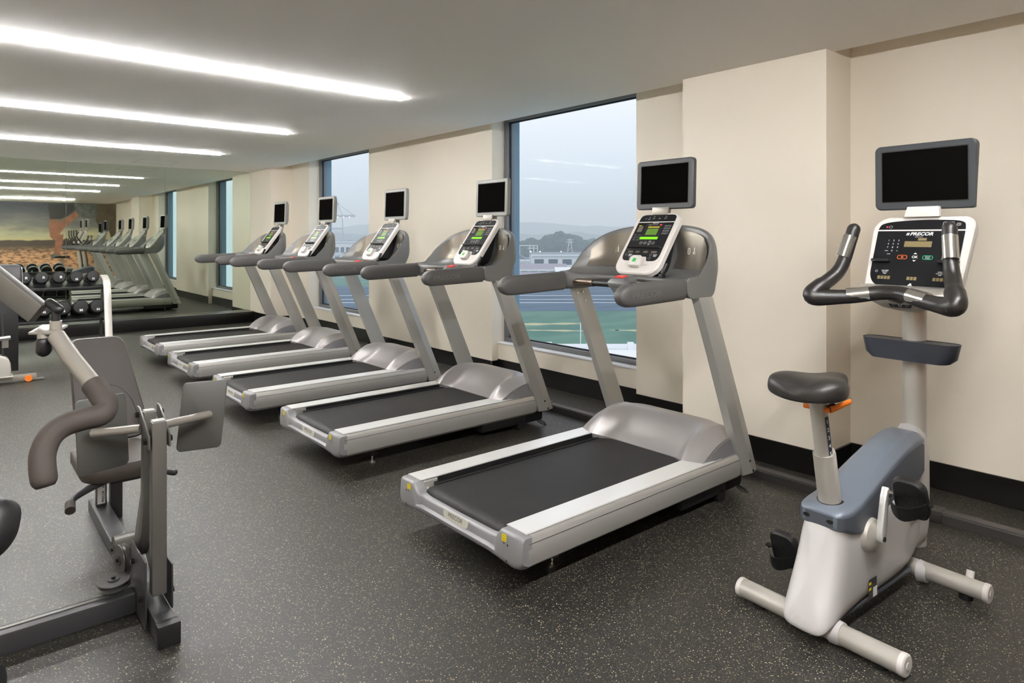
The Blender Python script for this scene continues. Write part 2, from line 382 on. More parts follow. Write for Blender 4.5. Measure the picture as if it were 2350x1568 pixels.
# access hatch outline
b = nb()
for (x0, x1, y0, y1) in ((2.05, 2.55, 10.45, 10.455), (2.05, 2.55, 10.95, 10.955), (2.55, 2.555, 10.45, 10.955), (2.045, 2.05, 10.45, 10.955)):
    box(b, x0, x1, y0, y1, ZC-.0012, ZC-.0002)
struct('ceiling_hatch', b, mat('hatch_joint', (176, 172, 160), .7))
# cable ducts along the window wall
def duct(y0, y1, x=3.72, lab=''):
    r = thing('cable_duct', lab, 'cable duct', (x, y0, 0), 0, 'floor cable ducts along the window wall'); L = y1-y0
    b = nb(); prism(b, [(-.035, 0, 0), (.035, 0, 0), (.035, 0, .042), (.028, 0, .05), (-.028, 0, .05), (-.035, 0, .042)], (0, L, 0)); obj('channel', b, 'duct', r)
    b = nb(); box(b, -.03, .03, -.0001+.0, L, .05, .0515); obj('lid', b, 'duct', r)
    for yy in (.02, L-.14):
        b = nb(); box(b, -.041, .041, yy, yy+.12, 0, .056); obj('joint_cover', b, 'duct', r, bevel=.004)
duct(-.6, 1.25, 3.74, 'black floor cable duct running behind the exercise bike'); duct(1.27, 2.35, 3.62, 'short black floor cable duct between bike and nearest treadmill'); duct(2.95, 4.05, 3.74, 'black floor cable duct under the near window')

# ------------------------------------------------------------------ treadmill
MT['emb'] = mat('embossed_grey', (92, 90, 87), .5)
MT['pocket'] = mat('brushed_pocket_metal', (122, 116, 106), .34, metal=.7, bump=.05, bscale=120, stretch=(6, 6, .2))
def make_treadmill():
    T = thing('treadmill', 'x', 'treadmill', (0, 0, 0), 0, 'treadmills facing the windows')
    for s in (-1, 1):
        b = nb()   # side rail: top plate + rounded side extrusion
        sec = [(.318, .236), (.326, .245), (.425, .247), (.440, .242), (.447, .230), (.449, .19), (.449, .16), (.440, .125), (.42, .108), (.36, .104), (.318, .11)]
        prism(b, [(.045, s*y, z) for y, z in sec], (1.52, 0, 0)); r = obj('side_rail', b, 'alu_side', T, ang=30)
        b = nb(); prism(b, [(.045, s*y, z) for y, z in [(.316, .2475), (.316, .2515), (.428, .2515), (.434, .2475)]], (1.36, 0, 0)); obj('foot_platform', b, 'alu', r, ang=25)
        b = nb(); box(b, .045, 1.55, s*.4478-.0014, s*.4478+.0014, .2125, .2145); obj('seam_line', b, 'ink', r)
    # belt with rollers
    b = nb(); n = 8; secs = []
    prof = [(1.40, .222), (.10, .222)]+[(.085+.038*math.cos(a), .186+.038*math.sin(a)) for a in [PI/2+PI*i/8 for i in range(1, 9)]]+[(1.40, .148)]
    loft(b, [[V(x, y, z) for x, z in prof] for y in (-.281, .281)]); obj('running_belt', b, 'belt', T)
    b = nb(); box(b, .12, 1.4, -.3175, -.283, .19, .226); box(b, .12, 1.4, .283, .3175, .19, .226); box(b, .14, 1.4, -.3178, -.314, .226, .2440); box(b, .14, 1.4, .314, .3178, .226, .2440); box(b, .3, 1.5, -.31, .31, .11, .146); obj('deck', b, 'black', T)
    b = nb(); cyl(b, (.085, -.312, .186), (.085, .312, .186), .03); obj('rear_roller', b, 'chrome', T)
    # rear cover, U shaped
    b = nb(); ys = []; N = 64
    def top_z(y):
        a = abs(y)
        if a > .325: return .248 if a < .42 else .248-.010*((a-.42)/.03)**2
        return interp([(0, .196), (.235, .198), (.28, .204), (.30, .215), (.316, .240), (.325, .248)], a)[0]
    def bot_z(y): return interp([(0, .118), (.25, .119), (.33, .112), (.40, .106), (.43, .112), (.449, .13)], abs(y))[0]
    secs = []
    for i in range(N+1):
        y = -.449+.898*i/N
        if i == 0: y = -.4489
        t, bo = top_z(y), bot_z(y); ed = max(0, (abs(y)-.40)/.049); bx = .012*ed*ed
        q = min(1, max(0, (.300-abs(y))/.035)); q = q*q*(3-2*q); rc_ = .018*q; zl = bo+.036
        secs.append([V(.062, y, bo), V(.03+bx, y, bo), V(.008+bx, y, bo+.012), V(.0+bx, y, bo+.024), V(.0+bx, y, zl-.001), V(.0+bx+rc_, y, zl+.005), V(.004+bx+rc_, y, t-.012), V(.010+bx+rc_, y, t-.003), V(.018+bx+rc_, y, t), V(.062, y, t)])
    loft(b, secs); rc = obj('rear_cover', b, 'cover', T, ang=40)
    F = Fr((.0190, 0, .1765), (0, -1, 0), (.10, 0, 1))
    b = nb(); slab(b, F, [(-.092, .019), (-.089, -.006), (-.083, -.014), (-.073, -.018), (.073, -.018), (.083, -.014), (.089, -.006), (.092, .019)], .002, .0012); bd = obj('name_badge', b, 'badge', rc)
    b = nb(); txt(b, F, 0, .003, 'PRECOR', .026, .0022, sxx=1.1); obj('lettering', b, 'ink', bd, flat=True)
    F = Fr((-.0005, 0, .160), (0, -1, 0), (.045, 0, 1))
    for s in (-1, 1):
        b = nb(); rect(b, F, s*.352, .062, .030, .028, .0012, .004); wl = obj('warning_label', b, 'yellow', rc, flat=True)
        b = nb()
        for k in range(3): rect(b, F, s*.352, .070-k*.008, .023, .0016, .0016)
        obj('lettering', b, 'ink', wl, flat=True)
        b = nb()
        for (u, v, q) in ((.375, .040, .0045), (.352, .043, .0035), (.372, -.022, .0045)): shape(b, F, [(q*math.cos(a*PI/5), q*math.sin(a*PI/5)) for a in range(10)], s*u, v, .0016)
        obj('screw_hole', b, 'black', rc, flat=True)
    # motor hood
    cen = [(0, 1.30, .226), (.12, 1.36, .258), (.25, 1.42, .305), (.4, 1.48, .352), (.52, 1.53, .378), (.66, 1.59, .382), (.82, 1.65, .355), (1, 1.70, .25)]
    lob = [(0, 1.225, .249), (.12, 1.26, .292), (.25, 1.31, .335), (.4, 1.38, .368), (.52, 1.46, .384), (.66, 1.56, .378), (.82, 1.64, .345), (1, 1.70, .25)]
    ext = [(0, 1.255, .249), (.12, 1.285, .268), (.25, 1.33, .292), (.4, 1.39, .318), (.52, 1.47, .336), (.66, 1.55, .335), (.82, 1.62, .305), (1, 1.70, .25)]
    K = 22
    def hp(y, s):
        a = abs(y); c_, l_, e_ = interp(cen, s), interp(lob, s), interp(ext, s)
        if a < .255: q = (max(0, a-.16)/.095)**3*.35; return tuple(p*(1-q)+r_*q for p, r_ in zip(c_, l_))
        if a < .31: q = .35+.65*(a-.255)/.055; return tuple(p*(1-q)+r_*q for p, r_ in zip(c_, l_))
        if a < .335: return l_
        q = (a-.335)/.085; q = q*q*(3-2*q)*.5+q*.5; return tuple(p*(1-q)+r_*q for p, r_ in zip(l_, e_))
    yy = [-.42, -.405, -.385, -.36, -.335, -.31, -.29, -.27, -.25, -.22, -.18, -.12, -.06]; yy = yy+[0]+[-v for v in yy[::-1]]
    b = nb(); secs = []
    for y in yy:
        row = [V(hp(y, i/K)[0], y, hp(y, i/K)[1]) for i in range(K+1)]
        secs.append(row+[V(1.70, y, .15), V(row[0].x+.02, y, .15)])
    loft(b, secs); h = obj('motor_hood', b, 'hood', T, ang=24)
    for s in (-1, 1):
        b = nb(); row = [V(hp(.42, i/K)[0]+(.012 if i == 0 else 0), 0, hp(.42, i/K)[1]-.006) for i in range(1, K-2)]
        base_ = [V(p.x, 0, .247) for p in row]
        secs = []
        for p, q in zip(row, base_):
            k = min(1, (p.z-q.z)/.05); secs.append([V(p.x, s*.408, p.z), V(p.x, s*(.414+.010*k), p.z-.004), V(p.x, s*(.418+.014*k), q.z+.0), V(p.x, s*.40, q.z)])
        loft(b, secs); obj('hood_side', b, 'hood_d', h, ang=50)
    # uprights
    for s in (-1, 1):
        b = nb(); secs = []
        for (xf, xr, z) in ((1.582, 1.735, .122), (1.49, 1.635, .36), (1.305, 1.44, .80), (1.172, 1.305, 1.10)):
            y0, y1 = s*.405, s*.452; xm = xf+(xr-xf)*.52
            secs.append([V(xf, y0, z), V(xf+.004, y1, z), V(xm, s*.462, z), V(xr-.004, s*.448, z), V(xr, s*.415, z)])
        loft(b, secs); u = obj('upright', b, 'post', T, bevel=.003, ang=20)
        b = nb()
        b.free()
        for x, z in ((1.635, .195), (1.668, .135)): b = nb(); cyl(b, (x, s*.455, z), (x, s*.463, z), .007, 12); obj('bolt', b, 'bolt', u)
        for x, z in ((1.20, 1.07), (1.245, 1.075), (1.265, 1.02)): b = nb(); cyl(b, (x, s*.409, z), (x, s*.402, z), .008, 12); obj('bolt', b, 'chrome', u)
        b = nb(); box(b, 1.10, 1.50, s*.30, s*.40, .045, .105); obj('base_frame', b, 'black', T, bevel=.006)
        b = nb(); tube(b, [(1.46, s*.34, .035), (1.46, s*.40, .035)], .034, 18); obj('transport_wheel', b, 'black', T)
        b = nb(); cyl(b, (.30, s*.31, 0), (.30, s*.31, .012), .020, 16); cyl(b, (.30, s*.31, .012), (.30, s*.31, .05), .007, 10); fo = obj('levelling_foot', b, 'chrome', T)
        b = nb(); cyl(b, (.30, s*.31, .045), (.30, s*.31, .11), .028, 16, .034); obj('foot_socket', b, 'black', fo)
    b = nb(); box(b, 1.46, 1.69, -.385, .385, .03, .20); obj('front_housing', b, 'black', T, bevel=.02)
    b = nb(); tube(b, smooth_path([(1.62, -.36, .06), (1.64, -.40, .02), (1.68, -.42, .006), (1.72, -.36, .006), (1.74, -.2, .006)]), .004, 6); obj('power_cord', b, 'black', T)
    # handrails
    for s in (-1, 1):
        b = nb(); secs = []
        xs = [.603, .606, .615, .63, .655, .69, .74, .85, 1.0, 1.075]
        for x in xs:
            k = max(0, (.68-x)/.077); q = math.sqrt(max(.004, 1-k*k)); zc = interp([(0, 1.135), (1, 1.135), (1.1, 1.147)], 0)[0]+(x-.6)*.028
            hh = .052*q+.002; ww = .036*(.45+.55*q); yc = s*.414
            secs.append([V(x+(.0 if abs(math.cos(a)) < 2 else 0), yc+ww*math.copysign(abs(math.cos(a))**.55, math.cos(a)), zc+hh*math.copysign(abs(math.sin(a))**.8, math.sin(a))) for a in [2*PI*i/20 for i in range(20)]])
        loft(b, secs); hr = obj('handrail', b, 'grip', T, ang=60)
        F = Fr((.82, s*.4505, 1.141), (-s*-1 if s < 0 else -1, 0, .03), (0, 0, 1)) if False else (Fr((.84, -.4503, 1.141), (1, 0, .03), (0, 0, 1)) if s < 0 else Fr((.84, .4503, 1.141), (-1, 0, -.03), (0, 0, 1)))
        b = nb(); txt(b, F, -.07 if s < 0 else .07, 0, 'PRECOR', .046, .0006, sxx=1.25); obj('embossed_lettering', b, MT['emb'], hr, flat=True)
    # console cowl: loft of sections across the width
    cx_ = [  # t(angle param) y, lip(x,z), tray(x,z), wallmid(x,z), rim_in(x,z), rim_out(x,z), back(x,z), bottom_back(x,z), under(x,z)
        (-.450, (1.078, 1.202), (1.14, 1.204), (1.19, 1.222), (1.235, 1.262), (1.275, 1.262), (1.325, 1.18), (1.31, 1.092), (1.085, 1.094)),
        (-.449, (1.078, 1.202), (1.14, 1.206), (1.20, 1.240), (1.265, 1.305), (1.32, 1.300), (1.345, 1.22), (1.31, 1.092), (1.085, 1.094)),
        (-.432, (1.078, 1.200), (1.17, 1.196), (1.25, 1.25), (1.31, 1.355), (1.37, 1.345), (1.385, 1.24), (1.31, 1.092), (1.085, 1.095)),
        (-.395, (1.085, 1.198), (1.24, 1.180), (1.32, 1.27), (1.355, 1.405), (1.41, 1.395), (1.42, 1.25), (1.335, 1.095), (1.085, 1.098)),
        (-.345, (1.11, 1.194), (1.29, 1.178), (1.365, 1.28), (1.395, 1.436), (1.445, 1.428), (1.45, 1.25), (1.37, 1.11), (1.115, 1.120)),
        (-.27, (1.165, 1.190), (1.33, 1.180), (1.40, 1.29), (1.425, 1.460), (1.47, 1.453), (1.475, 1.25), (1.40, 1.13), (1.17, 1.150)),
        (-.16, (1.19, 1.186), (1.35, 1.185), (1.425, 1.30), (1.45, 1.474), (1.49, 1.467), (1.495, 1.25), (1.42, 1.14), (1.195, 1.158)),
        (0.0, (1.20, 1.186), (1.36, 1.185), (1.435, 1.30), (1.46, 1.478), (1.50, 1.472), (1.505, 1.25), (1.43, 1.14), (1.205, 1.160))]
    cx_ = cx_+[(-r[0],)+tuple(r[1:]) for r in cx_[-2::-1]]
    b = nb(); secs = []
    for r in cx_:
        y = r[0]; pts = []
        P8 = list(r[1:]);
        for i in range(8):
            p, q = P8[i], P8[(i+1) % 8]; sc = .0
            yo = y
            pts.append(V(p[0], yo, p[1])); m_ = ((p[0]+q[0])/2, (p[1]+q[1])/2)
            if i == 2: m_ = (m_[0]+.012, m_[1])
            if i == 1: m_ = (m_[0]+.012, m_[1]-.012)
            pts.append(V(m_[0], yo, m_[1]))
        secs.append(pts)
    loft(b, secs)
    co = obj('console_cowl', b, 'cowl', T, ang=42)
    md_ = co.modifiers.new('s', 'SUBSURF'); md_.levels = 1; md_.render_levels = 2
    # brushed side pockets set into the cowl, with moulded pictograms
    for s in (-1, 1):
        b = nb(); cols = []; tb = [(abs(r[0]),)+tuple(v for p in r[2:5] for v in p) for r in cx_[:8][::-1]]
        for i in range(13):
            y = .145+.258*i/12; q = interp(tb, y); tray_, wm_, ri_ = q[0:2], q[2:4], q[4:6]
            top_ = ri_[1]-.034-.03*max(0, (y-.33)/.07); col = []
            for k in range(7):
                z = 1.232+(max(top_, 1.24)-1.232)*k/6
                x = interp([(tray_[1], tray_[0]+.020), (wm_[1], wm_[0]+.006), (ri_[1], ri_[0])], z)[0]
                col.append(V(x-.009, s*y, z))
            cols.append(col)
        loft(b, cols, close=False); pk = obj('side_pocket', b, 'pocket', co, norm=True)
        c_ = cols[6][3]; Fk = Fr(c_+V(-.004, 0, 0), (-s*.0+.45*(1 if s < 0 else -1), -1, 0), (.12, 0, 1)); b = nb()
        rect(b, Fk, .030, 0, .014, .030, .0, .002); ring(b, Fk, .030, .022, .010, .014, .003, .002, .0); rect(b, Fk, .0, .004, .004, .026, .0); ring(b, Fk, 0, -.012, .014, .014, .0069, .003, .0); ring(b, Fk, -.028, -.002, .012, .034, .005, .0025, .0)
        obj('pictograms', b, 'badge', pk, flat=True)
    # central console body and plate
    b = nb(); secs = []
    Fp = Fr((1.340, 0, 1.372), (0, -1, 0), (.25, 0, .334))
    slab(b, Fp, rr(.304, .425, [.065, .065, .075, .075], 7), .034, 0, inset=.007)
    cp = obj('console_plate', b, 'white', T, ang=30)
    b = nb(); loft(b, [[Fp(u, v, -.030) for u, v in rr(.262, .39, .05, 4)], [V(1.40+.10*(v/.39+.5), -u*.8, 1.17+.28*(v/.39+.5)) for u, v in rr(.262, .39, .05, 4)]]); obj('console_body', b, 'black', T)
    b = nb(); H = .2125
    top = rp([(-.126, .148, .002), (.126, .148, .002), (.124, .198, .04), (-.124, .198, .04)])
    shape(b, Fp, top, w=.0006)
    mn = rp([(-.126, .142, .002), (-.128, -.127, .05), (-.052, -.127, .01), (-.044, -.098, .012), (.044, -.098, .012), (.052, -.127, .01), (.128, -.127, .05), (.126, .142, .002)])
    shape(b, Fp, mn, w=.0006); pn = obj('display_overlay', b, 'bpanel', cp, flat=True)
    b = nb(); rect(b, Fp, 0, .075, .125, .125, .0010); obj('display_window', b, 'black', cp, flat=True)
    b = nb(); rect(b, Fp, 0, .075, .078, .045, .0016); obj('lcd_screen', b, 'lcd', cp, flat=True)
    b = nb(); rect(b, Fp, -.002, .030, .125, .017, .0016); obj('led_bar', b, 'lcd_b', cp, flat=True)
    b = nb()
    for k in range(8): rect(b, Fp, -.035+k*.010, .108, .0085, .0045, .0016)
    obj('zone_leds', b, 'lcd_y', cp, flat=True)
    b = nb(); shape(b, Fp, rr(.010, .010, .005, 3), .042, .124, .0016); obj('heart_light', b, 'lcd_r', cp, flat=True)
    b = nb()
    for u, q in ((-.084, .036), (-.034, .028), (.022, .030), (.080, .038)): rect(b, Fp, u, -.066, q, .014, .0012)
    rect(b, Fp, -.032, .124, .026, .011, .0016); rect(b, Fp, -.092, .095, .036, .040, .0011)
    obj('small_display', b, mat('smoked_display', (92, 84, 74), .3), cp, flat=True)
    b = nb(); txt(b, Fp, 0, .1365, 'PRECOR', .0085, .0016, off=.02, sxx=1.3, shear=.2); txt(b, Fp, .004, .124, 'HEART RATE', .0055, .0018)
    for k, (u, v) in enumerate(((-.060, .178), (-.030, .184), (.052, .184))): ring(b, Fp, u, v-.012, .014, .009, .004, .0008); shape(b, Fp, [(-.004, 0), (.004, 0), (0, .005)], u, v, .001)
    txt(b, Fp, -.084, .170, 'ON', .006); txt(b, Fp, .012, .170, 'CC', .010)
    for k in range(12):
        u, v = .078+.0155*(k % 3), .116-.0175*(k//3); ring(b, Fp, u, v, .012, .0115, .005, .0007)
        txt(b, Fp, u, v, '123456789<0>'[k], .006)
    for u, s_ in ((-.040, 'BACK'), (-.012, 'CLEAR'), (.045, 'OK')): ring(b, Fp, u, -.003, .020, .020, .0098, .0009); txt(b, Fp, u, -.003, s_, .0055)
    ring(b, Fp, .018, -.003, .017, .032, .008, .001); shape(b, Fp, [(-.004, 0), (.004, 0), (0, .006)], .018, .003, .001); shape(b, Fp, [(-.004, 0), (0, -.006), (.004, 0)], .018, -.008, .001)
    for s in (-1, 1):
        for k in range(3): rect(b, Fp, s*.086+.010, -.083-.006*k, .026-.003*k, .0024, .001)
        ring(b, Fp, s*.086-.020, -.086, .013, .013, .006, .0006); ring(b, Fp, s*.066, -.108, .016, .015, .007, .0008)
    rect(b, Fp, 0, .145, .244, .0022, .001)
    obj('lettering', b, 'mark', cp, flat=True)
    b = nb()
    for k in range(6): ring(b, Fp, -.104+.028*(k % 2), .052-.017*(k//2), .023, .012, .004, .0006); rect(b, Fp, -.104+.028*(k % 2), .053-.017*(k//2), .014, .003, .001)
    for k in range(7): rect(b, Fp, -.093, .108-.0055*k, .030, .0018, .0015)
    obj('program_keys', b, MT['mark_d'], cp, flat=True)
    b = nb(); rect(b, Fp, -.100, .1195, .020, .004, .0014); obj('caution_mark', b, 'yellow', cp, flat=True)
    b = nb(); prism(b, [Fp(-.118, -.036, .001), Fp(.118, -.036, .001), Fp(.108, -.038, .020), Fp(-.108, -.038, .020)], Fp.V*-.006); rect(b, Fp, 0, -.048, .232, .012, .0012); obj('reading_ledge', b, 'black', cp)
    b = nb(); slab(b, Fp, rr(.078, .070, .018, 4), .024, .028, -.004, -.140, inset=.004); kp = obj('speed_keypad', b, 'white', cp)
    b = nb(); rect(b, Fp, -.004, -.140, .024, .024, .0288, .004); obj('start_key', b, 'green', kp, flat=True)
    b = nb()
    for s in (-1, 1): shape(b, Fp, [(-.004, 0), (.004, 0), (0, .005)], -.004+s*.026, -.122, .0288); shape(b, Fp, [(-.004, 0), (0, -.005), (.004, 0)], -.004+s*.026, -.158, .0288); rect(b, Fp, -.004+s*.026, -.140, .003, .006, .0288)
    obj('arrow_marks', b, 'ink_g', kp, flat=True)
    # crossbar, hub and stop button
    b = nb(); cyl(b, (1.13, -.385, 1.142), (1.13, .385, 1.142), .0175, 16); cb = obj('grip_bar', b, 'black', T)
    for s in (-1, 1):
        b = nb(); cyl(b, (1.13, s*.385, 1.142), (1.13, s*.21, 1.142), .0215, 16); obj('pulse_grip', b, mat('bronze_pulse_grip', (98, 86, 74), .3, metal=.7) if s < 0 else 'bronze', cb)
        MT['bronze'] = bpy.data.materials['bronze_pulse_grip']
    b = nb(); loft(b, [[V(1.075, -.050, 1.13), V(1.075, .050, 1.13), V(1.17, .055, 1.13), V(1.17, -.055, 1.13)], [V(1.07, -.062, 1.155), V(1.07, .062, 1.155), V(1.18, .066, 1.17), V(1.18, -.066, 1.17)], [V(1.085, -.045, 1.178), V(1.085, .045, 1.178), V(1.17, .05, 1.196), V(1.17, -.05, 1.196)]])
    loft(b, [[V(1.09, -.03, 1.10), V(1.09, .03, 1.10), V(1.15, .03, 1.10), V(1.15, -.03, 1.10)], [V(1.078, -.048, 1.13), V(1.078, .048, 1.13), V(1.168, .05, 1.13), V(1.168, -.05, 1.13)]])
    hb = obj('stop_housing', b, 'cowl', T, bevel=.005)
    F = Fr((1.122, .004, 1.1865), (0, -1, 0), (.95, 0, .2))
    b = nb(); slab(b, F, rr(.062, .044, .006, 3), .004, .004); sb = obj('stop_button', b, 'red', hb)
    b = nb(); txt(b, F, 0, 0, 'STOP', .014, .0048, off=.02); obj('lettering', b, 'mark', sb, flat=True)
    # safety clip and cord
    b = nb(); tube(b, [(1.215, -.200, 1.205), (1.235, -.214, 1.262)], .012, 10); box(b, 1.20, 1.228, -.212, -.185, 1.183, 1.207); obj('safety_clip', b, 'black', T, bevel=.003)
    # moulded icons on side wall
    # monitor neck + monitor
    b = nb(); prism(b, [(1.455, -.05, 1.53), (1.455, .05, 1.53), (1.462, .058, 1.575), (1.462, -.058, 1.575)], (.012, 0, 0)); tube(b, [(1.50, 0, 1.42), (1.525, 0, 1.52), (1.545, 0, 1.66)], .020, 12); nk = obj('monitor_neck', b, 'gym_l', T, bevel=.002)
    Fm = Fr((1.496, 0, 1.708), (0, -1, 0), (.03, 0, 1)); W_, H_ = .395, .288
    b = nb(); o1 = rr(W_, H_, .022, 5); o2 = rr(W_-.010, H_-.010, .018, 5); o3 = rr(W_-.07, H_-.07, .02, 5)
    loft(b, [[Fm(u, v, -.055) for u, v in o3], [Fm(u, v, -.030) for u, v in o1], [Fm(u, v, -.004) for u, v in o1], [Fm(u, v, 0) for u, v in o2]]); mo = obj('monitor', b, 'bezel_l', T, ang=35)
    b = nb(); slab(b, Fm, rr(W_-.066, H_-.064, .003, 2), .002, .0012, 0, .002); obj('screen', b, 'screen', mo, flat=True)
    b = nb(); o4 = rr(W_-.056, H_-.054, .004, 2); ring(b, Fm, 0, .002, W_-.056, H_-.054, .004, .006, .0006); obj('screen_rim', b, 'black', mo, flat=True)
    return T


tm = make_treadmill()
tl = ['silver treadmill beside the exercise bike, its monitor in a charcoal bezel',
      'second treadmill from the exercise bike, standing before the pier between the windows',
      'middle one of the five treadmills, third from the exercise bike',
      'fourth treadmill from the exercise bike, beneath the far window',
      'last treadmill of the row, closest to the mirror wall']
spots = [(1.66, 2.353, 0), (1.715, 4.025, 0), (1.68, 5.425, 0), (1.68, 6.905, 0), (1.71, 8.325, 0)]
for i, (x, y, a) in enumerate(spots):
    t = tm if i == 0 else copy_tree(tm)
    t.location = (x, y, 0); t.rotation_euler.z = a; t['label'] = tl[i]
for ch in tm.children:
    if ch.name.startswith('monitor') and 'neck' not in ch.name:
        ch.data = ch.data.copy(); ch.data.materials[0] = MT['bezel_d']; ch['label'] = 'monitor with charcoal bezel'

# ------------------------------------------------------------------ upright exercise bike (local x forward, y left)
bk = thing('exercise_bike', 'pearl grey upright exercise bike with black saddle, black bars and wide monitor', 'exercise bike', (2.332, 1.0895, 0), math.radians(-3.5))
b = nb(); tube(b, [(0, -.285, .042), (0, .285, .042)], .034, 20, ry=.036); st = obj('rear_stabilizer', b, 'bike_t', bk)
for s in (-1, 1):
    b = nb(); tube(b, [(0, s*.284, .042), (0, s*.300, .042), (0, s*.304, .042)], [.036, .036, .031], 20); cyl(b, (0, s*.303, .042), (0, s*.306, .042), .012, 12); obj('end_cap', b, 'white', st)
    b = nb(); cyl(b, (0, s*.22, 0), (0, s*.22, .012), .026, 16); obj('rubber_foot', b, 'black', st)
b = nb(); tube(b, [(.69, -.295, .05), (.69, .25, .05)], .034, 20); st = obj('front_stabilizer', b, 'bike_t', bk)
b = nb(); tube(b, [(.69, -.294, .05), (.69, -.308, .05), (.69, -.312, .05)], [.036, .036, .031], 20); cyl(b, (.69, -.311, .05), (.69, -.314, .05), .012, 12); obj('end_cap', b, 'white', st)
b = nb(); tube(b, [(.715, -.235, .075), (.725, -.235, .10)], .014, 12); obj('levelling_knob', b, 'white', st)
for s in (-1, 1):
    b = nb(); cyl(b, (.69, s*.23, 0), (.69, s*.23, .022), .024, 16); obj('rubber_foot', b, 'black', st)
b = nb(); box(b, .0, .68, -.03, .03, .045, .085); obj('base_beam', b, 'bike_gd', bk, bevel=.006)
# lower shroud: sections along x
b = nb()
def sec(x, hw, zb, zt, p=.62, n=26, tw=1.0):
    out = []
    for i in range(n):
        a = 2*PI*i/n; cx, cy = math.cos(a), math.sin(a); yy_ = math.copysign(abs(cx)**p, cx)*hw; zz = math.copysign(abs(cy)**p, cy)
        z = zb+(zt-zb)*(zz+1)/2; k = 1+(tw-1)*(zz+1)/2; out.append(V(x, yy_*k, z))
    return out
secs = [sec(x, hw, zb, zt, .38, 28, tw) for x, hw, zb, zt, tw in
        ((.030, .050, .045, .40, 1.0), (.042, .070, .040, .405, .98), (.066, .080, .066, .405, .96), (.10, .080, .066, .40, 1.0), (.14, .074, .066, .39, 1.1), (.24, .074, .070, .395, 1.2), (.40, .082, .075, .42, 1.12), (.56, .084, .085, .45, 1.1), (.68, .066, .11, .45, 1.05), (.745, .050, .17, .45, 1.05), (.772, .028, .24, .44, 1.0))]
# rear foot flare: push the lower rear outwards and back
for s_ in secs:
    for p in s_:
        if p.x < .19 and p.z < .40:
            k = max(0, 1-(p.z-.06)/.34); g_ = 1-max(0, p.x-.03)/.16; p.x -= .128*g_*k**1.5; p.y *= 1+.34*g_*k**1.6
loft(b, secs); sh = obj('shroud', b, 'bike_w', bk, ang=60)
m_ = sh.modifiers.new('s', 'SUBSURF'); m_.levels = 1; m_.render_levels = 2
b = nb(); box(b, -.03, .62, -.066, .066, .058, .078); obj('lower_trim', b, 'bike_gd', bk, bevel=.006)
for x, sg in ((.0, 1), (.69, 1)):
    for s in (-1, 1):
        b = nb(); tube(b, [(x, s*.064, .044), (x, s*.098, .044)], [.042, .038], 20); obj('stabilizer_collar', b, 'bike_w', bk)
# upper cover: prism-like body with faceted top
b = nb(); secs = []
for x, hw, z0, ze, zt in ((.026, .060, .385, .425, .430), (.040, .076, .382, .430, .440), (.066, .084, .375, .432, .446), (.10, .088, .360, .436, .450), (.16, .086, .345, .445, .462), (.26, .082, .345, .475, .497), (.40, .078, .365, .520, .548), (.54, .076, .385, .560, .592), (.63, .073, .400, .575, .606), (.70, .068, .42, .575, .602), (.755, .060, .44, .565, .585)):
    secs.append([V(x, -hw, z0), V(x, -hw*1.0, ze), V(x, -hw*.62, zt), V(x, hw*.62, zt), V(x, hw, ze), V(x, hw, z0), V(x, hw*.9, z0-.01), V(x, -hw*.9, z0-.01)])
loft(b, secs); uc = obj('upper_cover', b, 'bike_g', bk, bevel=.006, seg=3, ang=50)
for s in (-1, 1):
    b = nb(); pts = [(.046, .384), (.07, .376), (.10, .364), (.16, .349), (.26, .349), (.40, .369), (.54, .389), (.63, .404), (.735, .440), (.735, .545), (.70, .560), (.54, .545), (.40, .505), (.26, .460), (.16, .430), (.10, .424), (.07, .422), (.046, .420)]
    hw = lambda x: interp([(.026, .061), (.040, .078), (.066, .086), (.10, .089), (.16, .087), (.26, .083), (.40, .079), (.54, .077), (.63, .074), (.70, .069), (.755, .061)], x)[0]
    n = len(pts)//2; secs = []
    for k in range(n):
        lo, hi = pts[k], pts[-1-k]; secs.append([V(lo[0], s*(hw(lo[0])+.0025), lo[1]), V(hi[0], s*(hw(hi[0])+.0025), hi[1])])
    loft(b, secs, close=False); obj('side_panel', b, 'bike_gd', uc, norm=True)
b = nb(); pb_ = [(.062, -.0865), (.043, -.0795), (.030, -.066), (.0245, -.045), (.0235, 0), (.0245, .045), (.030, .066), (.043, .0795), (.062, .0865)]
loft(b, [[V(x, y, .383), V(x, y, .421)] for x, y in pb_], close=False); obj('rear_band', b, 'bike_gd', uc)
b = nb(); tube(b, [(.806, 0, .10), (.806, 0, 1.11)], .048, 28, ry=.044); obj('front_column', b, 'bike_t', bk)
b = nb(); secs = [sec(.74, .05, .10, .62, .5, 20), sec(.80, .058, .10, .60, .5, 20), sec(.845, .044, .12, .56, .5, 20)]; loft(b, secs); obj('front_shroud', b, 'bike_w', bk)
# label and tag on the side
Fs = Fr((.250, -.0825, .118), (1, 0, 0), (0, 0, 1))
b = nb(); rect(b, Fs, 0, 0, .062, .072, .0); sl = obj('spec_sticker', b, 'ink', sh, flat=True)
b = nb(); rect(b, Fs, .016, -.016, .032, .036, .001); obj('barcode_field', b, 'mark', sl, flat=True)
b = nb(); rect(b, Fs, -.022, .022, .018, .010, .001); rect(b, Fs, -.022, .002, .018, .010, .001); obj('warning_mark', b, 'yellow', sl, flat=True)
Fs2 = Fr((.59, -.0900, .320), (1, 0, .12), (0, 0, 1))
b = nb(); shape(b, Fs2, [(-.05, .03), (-.055, -.005), (-.04, -.035), (.06, -.012), (.06, .03)]); ob_ = obj('side_badge', b, 'badge', sh, flat=True)
b = nb()
for k in range(5): rect(b, Fs2, -.03+.006*k, -.005, .002, .022, .0012)
obj('lettering', b, 'ink', ob_, flat=True)
b = nb()
b.free()
